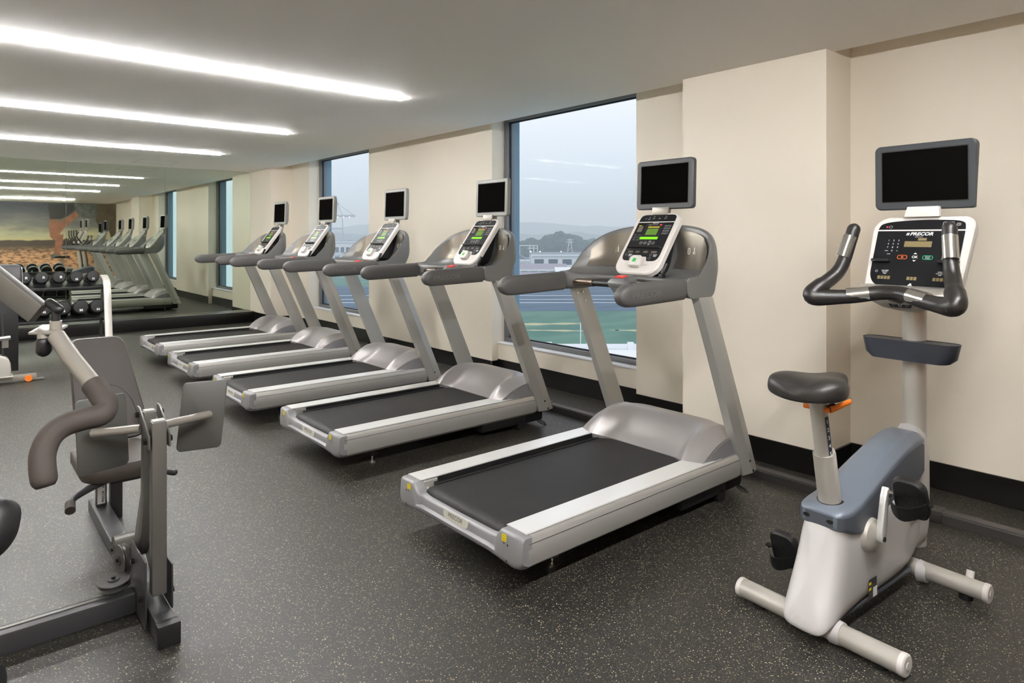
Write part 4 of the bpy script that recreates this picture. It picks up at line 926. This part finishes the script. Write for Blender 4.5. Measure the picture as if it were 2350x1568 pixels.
for z, yf in ((.795, 9.64), (.405, 9.60)):
    b = nb(); prism(b, [(-.2, yf, z-.035), (-.2, yf, z), (-.2, yf+.02, z+.008), (-.2, yf+.30, z+.065), (-.2, yf+.32, z+.06), (-.2, yf+.32, z+.02), (-.2, yf+.30, z+.015), (-.2, yf+.02, z-.035)], (1.70, 0, 0)); G3('shelf', b, 'black', bevel=.003)
def dumbbell(R, L, num, lab, loc, side=False):
    r = thing('dumbbell', lab, 'dumbbell', loc, 0, None); r.rotation_euler = (math.radians(-11), 0, 0)
    n = 12; off = PI/12
    for s in (-1, 1):
        b = nb(); secs = []
        for y, k in ((.055, .80), (.068, 1.0), (L-.016, 1.0), (L, .86), (L+.001, .80)):
            secs.append([V(R*k*math.cos(off+2*PI*i/n), s*y, R*k*math.sin(off+2*PI*i/n)) for i in range(n)])
        loft(b, secs); h = obj('head', b, 'rub', r, ang=20)
        F = Fr((0, s*(L+.0012), 0), (-s*-1 if s < 0 else -1, 0, 0), (0, 0, 1)) if s > 0 else Fr((0, -(L+.0012), 0), (1, 0, 0), (0, 0, 1))
        b = nb(); txt(b, F, R*.25 if side else 0, 0 if side else -R*.45, num, R*.42, .001, rot=(PI/2 if side else 0), off=.02); obj('lettering', b, 'mark', h, flat=True)
    b = nb(); tube(b, [(0, -.056, 0), (0, -.03, 0), (0, 0, 0), (0, .03, 0), (0, .056, 0)], [.014, .016, .018, .016, .014], 14); obj('handle', b, 'chrome', r)
    return r
topx = [(.682, '20', 1), (.850, '20', 1), (1.022, '20', 1), (1.198, '25', 0), (1.372, '25', 0)]
tlab = ['black dumbbell half hidden behind the black pad, top tier of the rack', 'black dumbbell with sideways 20, third from the rack end of the top tier... ',
        'x', 'x', 'x']
tlab = ['black dumbbell partly hidden beside the black pad on the rack\'s top tier', 'black dumbbell with a sideways 20, next to the pad-hidden one on the top tier',
        'black dumbbell with a sideways 20, beside the upright marked 25 on the top tier', 'black 25 dumbbell on the top tier, second from the silver side upright',
        'black 25 dumbbell on the top tier, next to the silver side upright']
for (x, nme, sd2), lab in zip(topx, tlab): o = dumbbell(.073, .135, nme, lab, (x, 9.755, .897), bool(sd2)); o['group'] = 'dumbbells on the top tier'
blab = ['black 40 dumbbell on the lower tier, under the slanted press arm', 'black dumbbell on the lower tier behind the end of the slanted press arm', 'black 45 dumbbell on the lower tier, behind the plunger knob',
        'black 50 dumbbell on the lower tier, next to the 45', 'black 50 dumbbell at the lower tier\'s end, beside the silver side upright']
for x, nme, lab in zip((.690, .870, 1.060, 1.240, 1.418), ('40', '45', '45', '50', '50'), blab): o = dumbbell(.088, .150, nme, lab, (x, 9.735, .522)); o['group'] = 'dumbbells on the lower tier'

# ------------------------------------------------------------------ ellipticals near the end wall (seen in the mirror)
def elliptical(y, lab):
    r = thing('elliptical_trainer', lab, 'elliptical trainer', (1.45, y, 0), 0, 'elliptical trainers by the mural')
    b = nb(); secs = [sec(x, hw, .03, zt, .45, 20) for x, hw, zt in ((.0, .06, .22), (.06, .13, .38), (.20, .17, .53), (.40, .18, .60), (.60, .17, .585), (.74, .13, .55), (.80, .07, .48))]; loft(b, secs); obj('rear_housing', b, 'hood', r, ang=50)
    b = nb(); box(b, .7, 1.75, -.06, .06, .02, .12); box(b, 1.62, 1.72, -.33, .33, 0, .06); box(b, .05, .15, -.30, .30, 0, .05); obj('base_frame', b, 'gym_d', r, bevel=.01)
    b = nb(); tube(b, [(1.66, 0, .1), (1.55, 0, .9), (1.52, 0, 1.28)], [.06, .05, .045], 18); obj('front_pylon', b, 'bike_t', r)
    for s in (-1, 1):
        b = nb(); tube(b, [(.45, s*.20, .42), (1.0, s*.20, .30), (1.62, s*.20, .34)], .028, 12); obj('pedal_arm', b, 'bike_t', r)
        b = nb(); box(b, .70, 1.05, s*.20-.07, s*.20+.07, .36, .39); obj('foot_pedal', b, 'black', r, bevel=.01)
        b = nb(); tube(b, smooth_path([(1.62, s*.24, .34), (1.58, s*.25, .80), (1.50, s*.27, 1.15), (1.34, s*.27, 1.40), (1.32, s*.26, 1.60)], 4), .02, 12, dome=True); obj('swing_arm', b, 'bikebar', r)
    b = nb(); tube(b, smooth_path([(1.26, .20, 1.36), (1.22, .22, 1.22), (1.30, .16, 1.16), (1.42, 0, 1.20), (1.30, -.16, 1.16), (1.22, -.22, 1.22), (1.26, -.20, 1.36)], 4), .019, 12, dome=True); obj('fixed_handlebar', b, 'bikebar', r)
    F = Fr((1.47, 0, 1.42), (0, -1, 0), (.17, 0, .36)); b = nb(); slab(b, F, rr(.36, .40, .05, 5), .06, 0, inset=.01); cc2 = obj('console', b, 'white', r)
    b = nb(); rect(b, F, 0, .02, .31, .30, .001, .03); obj('display_overlay', b, 'bpanel', cc2, flat=True)
    F = Fr((1.60, 0, 1.80), (0, -1, 0), (-.02, 0, 1)); b = nb(); slab(b, F, rr(.40, .29, .025, 5), .05, 0, inset=.006); mo2 = obj('monitor', b, 'bezel_l', r)
    b = nb(); rect(b, F, 0, 0, .335, .225, .001); obj('screen', b, 'screen', mo2, flat=True)
    b = nb(); tube(b, [(1.60, 0, 1.55), (1.62, 0, 1.70)], .03, 10); obj('monitor_neck', b, 'gym_l', r)
    return r
elliptical(-.02, 'elliptical trainer seen in the mirror, next to the exercise bike')
elliptical(-1.05, 'elliptical trainer seen in the mirror, closest to the mural wall')

# ------------------------------------------------------------------ wall mural (a printed photograph covering the back wall)
def mural_mat():
    m = bpy.data.materials.new('mural_print'); m.use_nodes = True; t = m.node_tree; b = t.nodes['Principled BSDF']; b.inputs['Roughness'].default_value = .55
    tcn = t.nodes.new('ShaderNodeTexCoord'); s_ = t.nodes.new('ShaderNodeSeparateXYZ'); t.links.new(tcn.outputs['Object'], s_.inputs[0])
    def nz_(scale, st, det=6):
        mp_ = t.nodes.new('ShaderNodeMapping'); mp_.inputs['Scale'].default_value = st; n = t.nodes.new('ShaderNodeTexNoise'); n.inputs['Scale'].default_value = scale; n.inputs['Detail'].default_value = det
        t.links.new(tcn.outputs['Object'], mp_.inputs[0]); t.links.new(mp_.outputs[0], n.inputs['Vector']); return n
    cl = nz_(1.5, (.7, 1, 2.6)); a = t.nodes.new('ShaderNodeMath'); a.operation = 'MULTIPLY_ADD'; a.inputs[1].default_value = .9; t.links.new(cl.outputs['Fac'], a.inputs[0]); t.links.new(s_.outputs['Z'], a.inputs[2])
    r = t.nodes.new('ShaderNodeValToRGB'); mpz = t.nodes.new('ShaderNodeMapRange'); mpz.inputs['From Min'].default_value = 1.6; mpz.inputs['From Max'].default_value = 3.0; t.links.new(a.outputs[0], mpz.inputs['Value']); t.links.new(mpz.outputs[0], r.inputs[0])
    c = r.color_ramp; c.elements[0].color = srgb((226, 206, 150)); c.elements[1].color = srgb((52, 52, 62)); c.elements[1].position = .95
    e = c.elements.new(.22); e.color = srgb((196, 190, 156)); e = c.elements.new(.45); e.color = srgb((120, 118, 110)); e = c.elements.new(.7); e.color = srgb((78, 78, 84))
    gn = nz_(9, (1, 1, 2.5), 8); r2 = t.nodes.new('ShaderNodeValToRGB'); t.links.new(gn.outputs['Fac'], r2.inputs[0]); c = r2.color_ramp; c.elements[0].position = .38; c.elements[1].position = .56; c.elements[0].color = srgb((110, 76, 52)); c.elements[1].color = srgb((218, 166, 126))
    dk = t.nodes.new('ShaderNodeMapRange'); dk.inputs['From Min'].default_value = .85; dk.inputs['From Max'].default_value = 1.15; t.links.new(s_.outputs['Z'], dk.inputs['Value'])
    m1 = t.nodes.new('ShaderNodeMixRGB'); t.links.new(dk.outputs[0], m1.inputs[0]); t.links.new(r2.outputs[0], m1.inputs[1]); m1.inputs[2].default_value = srgb((66, 54, 42))
    gz = t.nodes.new('ShaderNodeMath'); gz.operation = 'GREATER_THAN'; gz.inputs[1].default_value = 1.33; hn = nz_(2, (1, 1, 0), 3); hz = t.nodes.new('ShaderNodeMath'); hz.operation = 'MULTIPLY_ADD'; hz.inputs[1].default_value = -.12; t.links.new(hn.outputs['Fac'], hz.inputs[0]); t.links.new(s_.outputs['Z'], hz.inputs[2])
    ad = t.nodes.new('ShaderNodeMath'); ad.operation = 'ADD'; ad.inputs[1].default_value = .06; t.links.new(hz.outputs[0], ad.inputs[0]); t.links.new(ad.outputs[0], gz.inputs[0])
    m2 = t.nodes.new('ShaderNodeMixRGB'); t.links.new(gz.outputs[0], m2.inputs[0]); t.links.new(m1.outputs[0], m2.inputs[1]); t.links.new(r.outputs[0], m2.inputs[2]); t.links.new(m2.outputs[0], b.inputs['Base Color'])
    return m
b = nb(); box(b, XL+.01, 4.185, YB, YB+.004, .15, 2.50); mu = obj('wall_mural', b, mural_mat(), flat=True); tag(mu, 'mural of bare running legs under a stormy sky over stony desert, seen in the mirror', 'mural')
Fw = Fr((0, YB+.004, 0), (1, 0, 0), (0, 0, 1))
if Fw.N.y < 0: Fw = Fr((0, YB+.004, 0), (1, 0, 0), (0, 0, 1)); Fw.N = V(0, 1, 0)
MT['skin'] = mat('printed_skin', (150, 98, 72), .55, var=.35, vscale=6); MT['shorts'] = mat('printed_shorts', (38, 36, 34), .55, var=.3, vscale=5); MT['shoe'] = mat('printed_shoe', (88, 92, 84), .55, var=.5, vscale=9)
b = nb(); shape(b, Fw, [(2.42, 2.0), (2.60, 2.02), (2.66, 1.86), (2.80, 2.0), (3.0, 2.18), (3.10, 2.30), (3.20, 2.18), (3.05, 1.98), (2.86, 1.80), (2.70, 1.55), (2.62, 1.38), (2.52, 1.32), (2.43, 1.42), (2.40, 1.70)], w=.001)
shape(b, Fw, [(2.60, 1.50), (2.78, 1.50), (2.76, 1.25), (2.70, 1.02), (2.64, .90), (2.52, .88), (2.56, 1.08), (2.56, 1.30)], w=.0012); obj('running_leg', b, 'skin', mu, flat=True)
b = nb(); shape(b, Fw, [(2.36, 2.50), (3.02, 2.50), (3.0, 2.26), (2.86, 2.08), (2.72, 1.98), (2.42, 1.97), (2.40, 2.2)], w=.0016); obj('running_shorts', b, 'shorts', mu, flat=True)
b = nb(); shape(b, Fw, [(3.02, 2.50), (3.62, 2.50), (3.60, 2.12), (3.40, 1.98), (3.24, 2.06), (3.10, 2.16), (3.06, 2.34)], w=.0018); shape(b, Fw, [(2.44, .86), (2.56, .90), (2.66, .84), (2.84, .80), (2.9, .77), (2.5, .74), (2.44, .78)], w=.0018); obj('running_shoe', b, 'shoe', mu, flat=True)
b = nb(); shape(b, Fw, [(3.62, 2.50), (4.18, 2.50), (4.18, 1.45), (4.06, 1.30), (3.98, 1.62), (3.72, 1.72), (3.60, 1.95), (3.66, 2.2)], w=.0014); obj('dark_rocks', b, mat('printed_rocks', (92, 78, 56), .6, var=.6, vscale=5), mu, flat=True)

# ------------------------------------------------------------------ outside: airfield, sheds, trees and hills beyond the windows
TH = math.radians(40.39); GZ = -18.0
def OUT(u, d, z=0): return V(u*math.cos(TH)+d*math.sin(TH), -u*math.sin(TH)+d*math.cos(TH), z)
MO = Matrix.Rotation(-TH, 4, 'Z')                     # local x = along the airfield, local y = away from the building
def O(name, bm, m, parent=None, kind=None, **k):
    bm.transform(MO); return obj(name, bm, m, parent, kind=kind, **k)
def ground_mat(name, c1, c2, scale, st=(1, 1, 1), rough=.9):
    m = bpy.data.materials.new(name); m.use_nodes = True; t = m.node_tree; b = t.nodes['Principled BSDF']; b.inputs['Roughness'].default_value = rough
    tcn = t.nodes.new('ShaderNodeTexCoord'); mp_ = t.nodes.new('ShaderNodeMapping'); mp_.inputs['Rotation'].default_value = (0, 0, TH); mp_.inputs['Scale'].default_value = st
    n = t.nodes.new('ShaderNodeTexNoise'); n.inputs['Scale'].default_value = scale; n.inputs['Detail'].default_value = 6; r = t.nodes.new('ShaderNodeValToRGB')
    r.color_ramp.elements[0].position = .35; r.color_ramp.elements[1].position = .68; r.color_ramp.elements[0].color = srgb(c1); r.color_ramp.elements[1].color = srgb(c2)
    t.links.new(tcn.outputs['Object'], mp_.inputs[0]); t.links.new(mp_.outputs[0], n.inputs['Vector']); t.links.new(n.outputs['Fac'], r.inputs[0]); t.links.new(r.outputs[0], b.inputs['Base Color']); return m
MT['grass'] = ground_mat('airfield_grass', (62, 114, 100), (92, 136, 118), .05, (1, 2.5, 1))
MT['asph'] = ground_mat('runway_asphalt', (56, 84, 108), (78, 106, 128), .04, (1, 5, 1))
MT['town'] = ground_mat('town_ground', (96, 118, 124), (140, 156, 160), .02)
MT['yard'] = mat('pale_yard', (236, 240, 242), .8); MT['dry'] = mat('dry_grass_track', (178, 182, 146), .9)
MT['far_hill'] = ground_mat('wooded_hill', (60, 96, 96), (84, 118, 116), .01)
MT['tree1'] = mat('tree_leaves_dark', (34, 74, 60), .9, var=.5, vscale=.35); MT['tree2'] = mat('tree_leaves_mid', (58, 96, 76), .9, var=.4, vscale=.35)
MT['shed_w'] = mat('white_sheet_metal', (236, 240, 242), .6); MT['shed_r'] = mat('grey_purple_roof', (150, 146, 160), .7); MT['shed_g'] = mat('slate_roof', (120, 136, 148), .7); MT['shed_d'] = mat('dark_openings', (58, 78, 92), .7)
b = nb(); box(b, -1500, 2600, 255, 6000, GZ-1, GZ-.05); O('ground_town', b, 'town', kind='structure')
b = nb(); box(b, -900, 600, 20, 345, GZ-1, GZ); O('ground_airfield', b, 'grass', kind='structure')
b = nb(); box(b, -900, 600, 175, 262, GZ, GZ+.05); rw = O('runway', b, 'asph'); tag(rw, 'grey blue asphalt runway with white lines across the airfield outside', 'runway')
for y, (x0, x1), w_ in ((196.5, (-900, 600), .9), (206.5, (-80, 42), .7), (220, (-900, 600), .9)):
    b = nb(); box(b, x0, x1, y, y+w_, GZ+.05, GZ+.1); O('white_line', b, 'shed_w', rw)
b = nb()
for k, (x, y, a, L, w_) in enumerate(((3, 148, .12, 26, 3.2), (10, 138, -.1, 16, 2), (27, 138, -.15, 14, 2), (42, 132, .2, 22, 4), (24, 120, .15, 14, 1.5), (46, 124, -.3, 12, 2), (-62, 150, .05, 8, 2), (-64, 144, .03, 9, 2))):
    R_ = Matrix.Translation((x, y, 0)) @ Matrix.Rotation(a, 4, 'Z'); prism(b, [R_ @ V(q*(1+.2*math.sin(7*q+k)), r_*(1+.5*math.sin(q*.9+k)), GZ+.001) for q, r_ in [(L/2*math.cos(a), w_/2*math.sin(a)) for a in [2*PI*j/22 for j in range(22)]]], (0, 0, .03))
tr_ = O('dry_grass_patches', b, 'dry'); tag(tr_, 'pale dry tracks worn into the airfield grass outside the windows', 'tracks', kind='stuff')
b = nb(); box(b, -120, 120, 70, 114.4, GZ+.001, GZ+.06); y_ = O('ground_yard', b, 'yard', kind='structure')
# perimeter wall
fn = thing('perimeter_wall', 'white airfield boundary wall with raised posts below the window', 'wall'); 
b = nb(); box(b, -120, 120, 114.5, 115, GZ, GZ+.95); O('wall_band', b, 'shed_w', fn)
for k in range(-6, 7):
    b = nb(); box(b, 5.9+k*7.05*1.0, 6.9+k*7.05, 114.2, 115.2, GZ, GZ+1.25); O('wall_post', b, 'shed_w', fn)
def poles(name, lab, cat, items, m='shed_w', group=None):
    r = thing(name, lab, cat)
    if group: r['group'] = group
    for nme, a, c, rad in items:
        b = nb(); cyl(b, a, c, rad, 8); O(nme, b, m, r)
    return r
poles('flag_pole', 'thin white pole rising from the boundary wall', 'pole', [('pole', (12.0, 116, GZ), (12.0, 116, GZ+5), .07), ('finial', (12.0, 116, GZ+5), (12.0, 116, GZ+5.1), .12)])
poles('lattice_mast', 'white steel mast frame standing behind the treadmill console, outside the window', 'mast', [('upright', (15.9, 84, GZ), (15.9, 84, GZ+10.3), .10), ('upright', (16.5, 84, GZ), (16.5, 84, GZ+10.3), .05), ('upright', (15.6, 82, GZ+9), (15.6, 82, GZ+11.5), .14)]+[('crossbar', (15.9, 84, GZ+.6+k*1.2), (16.5, 84, GZ+.6+k*1.2), .045) for k in range(8)])
vh = thing('parked_van', 'white van parked in the yard below the window', 'van'); b = nb(); box(b, 9.2, 13.4, 98.5, 100.5, GZ+.4, GZ+2.3); O('body', b, 'shed_w', vh, bevel=.25)
for x in (10, 12.5):
    b = nb(); cyl(b, (x, 98.4, GZ+.4), (x, 98.7, GZ+.4), .38, 14); O('wheel', b, 'black', vh)
for x in (11,):
    b = nb(); box(b, 9.6, 12.9, 98.45, 98.5, GZ+1.5, GZ+2.0); O('window_band', b, 'shed_d', vh)
# sheds
def shed(lab, u0, u1, d0, d1, h_, rise, wm, rm, group=None, fascia=True, wins=0, gable=False):
    r = thing('shed', lab, 'building')
    b = nb(); box(b, u0, u1, d0, d1, GZ, GZ+h_); O('walls', b, wm, r)
    b = nb(); o = .8
    if gable: pts = [(u0-o, d0-o, GZ+h_-.2), (u1+o, d0-o, GZ+h_-.2), ((u0+u1)/2, d0-o, GZ+h_+rise)]; prism(b, pts, (0, d1-d0+2*o, 0))
    else: pts = [(u0-o, d0-o, GZ+h_), (u0-o, d1+o, GZ+h_), (u0-o, (d0+d1)/2, GZ+h_+rise)]; prism(b, pts, (u1-u0+2*o, 0, 0))
    O('roof', b, rm, r)
    if fascia:
        b = nb(); box(b, u0-o, u1+o, d0-o-.3, d0-o, GZ+h_-.9, GZ+h_+.1); O('fascia', b, 'shed_w', r)
    for k in range(wins):
        x = u0+(u1-u0)*(k+.5)/wins; wd = (u1-u0)/wins*.33; b = nb(); box(b, x-wd, x+wd, d0-.12, d0+.1, GZ+h_*.35, GZ+h_*.7); O('window', b, 'shed_d', r)
    return r
shed('long white warehouse below the tree clump outside', 12, 62, 395, 425, 9.2, 1.2, 'shed_w', 'shed_g', wins=6)
shed('small gabled shed at the far left of the near window view', -2, 9, 372, 395, 7.0, 2.8, 'shed_w', 'shed_g', wins=2, gable=True)
shed('low shed with purple grey roof outside', 4, 27, 330, 352, 3.6, 2.4, 'shed_w', 'shed_r', wins=5)
shed('white roofed hangar right of the purple roof', 22, 46, 318, 345, 2.0, 2.6, 'shed_w', 'yard', wins=5)
shed('long low hangar with white roof by the runway', -2, 30, 300, 318, 1.2, 2.2, 'shed_w', 'shed_r', wins=0)
shed('pale shed beyond the long warehouse', 36, 66, 460, 480, 7.0, 1.8, 'shed_w', 'shed_g', wins=0)
shed('grey shed behind the console of the nearest treadmill', 66, 100, 400, 430, 8.0, 2.0, 'shed_w', 'shed_g', wins=0)
rnd = random.Random(3)
for k, (u, d, w_, h_) in enumerate(((-150, 560, 18, 16), (-131, 600, 14, 22), (-168, 640, 20, 12), (-120, 520, 12, 9), (-144, 480, 20, 8), (-176, 520, 16, 10), (-160, 760, 26, 20), (-196, 700, 22, 16))):
    lab = ['harbour block with pale walls seen through the far window, behind the third monitor', 'tallest pale harbour block in the far window', 'low wide harbour block in the far window', 'small pale hut in the far window near the frame', 'low terminal building in front of the harbour blocks', 'pale terminal wing at the left of the far window', 'wide harbour block beneath the cranes', 'distant pale block under the left crane'][k]
    shed(lab, u, u+w_, d, d+14, h_, .6, 'shed_w', 'shed_g', wins=4)
def crane(u, d, lab, s=1.0):
    r = thing('harbour_crane', lab, 'crane', group='harbour cranes'); z = lambda q: GZ+q*s
    P_ = lambda x, q: (u+x*s, d, z(q))
    for nme, a, c, rad in (('leg', P_(-12, 0), P_(-10, 62), 1.0), ('leg', P_(12, 0), P_(10, 62), 1.0), ('apex_frame', P_(-10, 62), P_(0, 84), .8), ('apex_frame', P_(10, 62), P_(0, 84), .8), ('boom', P_(-48, 60), P_(34, 60), 2.2), ('tie_rod', P_(0, 84), P_(-46, 61), .5), ('tie_rod', P_(0, 84), P_(32, 61), .5), ('crossbeam', P_(-11, 36), P_(11, 36), 1.2), ('apex_cap', P_(-4, 84), P_(4, 84), 1.4)):
        b = nb(); cyl(b, a, c, rad*s, 8); O(nme, b, 'shed_g', r)
    for k in range(7):
        b = nb(); x = -42+11*k; box(b, u+x*s-1.1, u+x*s+1.1, d-3.2, d-2.4, z(57), z(58.6)); O('lamp', b, MT['lampw'], r)
MT['lampw'] = mat('white_lamp', (255, 246, 236), .5, emit=2.2)
crane(-330, 1250, 'harbour crane with lit boom, right of the two in the far window'); crane(-395, 1330, 'harbour crane with lit boom, left of the two in the far window')
# trees
def tree(u, d, w_, h_, mt, seed, lab):
    r = thing('tree', lab, 'tree', group='trees beyond the airfield'); rn = random.Random(seed); b = nb()
    for k in range(11):
        a = rn.uniform(0, 2*PI); q = rn.random()**.6; x, y = u+w_*.42*q*math.cos(a), d+w_*.3*q*math.sin(a); zz = GZ+h_*(.30+.42*rn.random()*(1-.5*q)); R = w_*rn.uniform(.20, .30)
        rr0 = bmesh.ops.create_icosphere(b, subdivisions=3, radius=1)
        for v in rr0['verts']:
            c = v.co.copy(); n_ = 1+.28*noise.noise(c*2.2+V(seed, k, 0))+.14*noise.noise(c*6+V(k, seed, 1)); v.co = V(x+c.x*R*n_, y+c.y*R*n_, min(zz+c.z*R*.85*n_, GZ+h_*1.05))
    O('crown', b, mt, r)
    b = nb(); cyl(b, (u, d, GZ), (u, d, GZ+h_*.5), w_*.03, 8); O('trunk', b, 'shed_d', r)
tl_ = ['tall dark tree forming the peak of the clump in the near window', 'dark rounded tree left of the tallest in the clump', 'broad dark tree at the right of the clump', 'mid green tree at the right foot of the clump', 'dark tree at the left foot of the clump', 'paler tree line bush near the window frame', 'pale hazy tree behind the treadmill cowl', 'pale hazy tree right of the clump']
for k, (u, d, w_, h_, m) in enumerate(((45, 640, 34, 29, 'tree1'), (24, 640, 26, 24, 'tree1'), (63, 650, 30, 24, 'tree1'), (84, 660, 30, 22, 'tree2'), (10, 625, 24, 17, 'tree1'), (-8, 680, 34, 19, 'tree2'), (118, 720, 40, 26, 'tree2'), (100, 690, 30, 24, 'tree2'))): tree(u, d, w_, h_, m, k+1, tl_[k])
# pylon and gantries
poles('lattice_pylon', 'steel lattice pylon before the tree clump outside', 'pylon', [('leg', (46, 560, GZ), (48.4, 560, GZ+18.5), .22), ('leg', (52, 560, GZ), (49.6, 560, GZ+18.5), .22)]+[('brace', (46+.5*k, 560, GZ+4*k), (51.6-.5*k, 560, GZ+4*k+3.5), .13) for k in range(4)]+[('arm', (45.5, 560, GZ+15.5), (52.5, 560, GZ+15.5), .2), ('arm', (46, 560, GZ+17.5), (52, 560, GZ+17.5), .2)], 'shed_w')
poles('substation_gantry', 'pale steel gantry frame near the left of the near window view', 'gantry', [('leg', (x, 520, GZ), (x, 520, GZ+13), .3) for x in (3, 6, 14, 17, 20)]+[('beam', (0, 520, GZ+13), (20, 520, GZ+13), .3), ('beam', (12, 520, GZ+11), (20, 520, GZ+11), .25)], 'yard')
lampl = ['street lamp glowing pinkish near the gantry', 'street lamp glowing at the left foot of the tree clump', 'small street lamp glowing under the tree clump', 'street lamp glowing right of the pylon', 'lowest street lamp glowing near the treadmill cowl']
for k, (u, c) in enumerate(((13, 1), (19.5, 1), (34, 0), (51, 0), (53.5, 1))):
    d_ = 520; r = thing('street_lamp', lampl[k], 'lamp', group='street lamps beyond the sheds'); zt = GZ+9.6-(1.0 if k == 4 else 0)
    b = nb(); cyl(b, (u, d_-60, GZ), (u, d_-60, zt), .10, 8); O('pole', b, 'shed_g', r)
    b = nb(); rr0 = bmesh.ops.create_icosphere(b, subdivisions=2, radius=.42 if c else .32)
    for v in rr0['verts']: v.co += V(u, d_-60.2, zt)
    O('lamp_head', b, mat('street_glow_%d' % k, (255, 226, 206) if c else (255, 250, 240), .5, emit=7), r)
# hills
def hills(name, d, amp, base, seed, f, m='far_hill'):
    b = nb(); secs = []
    for i in range(150):
        u = -1500+i*27*(d/2200); z = base+amp*(.5+.6*noise.noise(V(i*f, seed, 0))+.25*noise.noise(V(i*f*3.1, seed, 2))+.10*noise.noise(V(i*f*9, seed, 5)))
        secs.append([V(u, d-260, GZ), V(u, d-90, GZ+(z-GZ)*.62), V(u, d, z), V(u, d+400, GZ)])
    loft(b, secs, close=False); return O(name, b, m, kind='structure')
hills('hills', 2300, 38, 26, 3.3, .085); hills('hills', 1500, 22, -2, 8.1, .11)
# haze over the airfield: a real scattering volume beyond the windows
vm = bpy.data.materials.new('evening_haze'); vm.use_nodes = True; t = vm.node_tree; t.nodes.clear(); o2 = t.nodes.new('ShaderNodeOutputMaterial'); vs_ = t.nodes.new('ShaderNodeVolumeScatter')
vs_.inputs['Color'].default_value = (.86, .93, 1.0, 1); vs_.inputs['Density'].default_value = .0009; t.links.new(vs_.outputs[0], o2.inputs['Volume']); MT['haze'] = vm
b = nb(); box(b, -1600, 2700, 60, 2900, GZ+.2, 110); hz_ = O('haze', b, 'haze', flat=True); tag(hz_, 'blue evening haze hanging over the airfield and the distant hills', 'haze', kind='stuff')
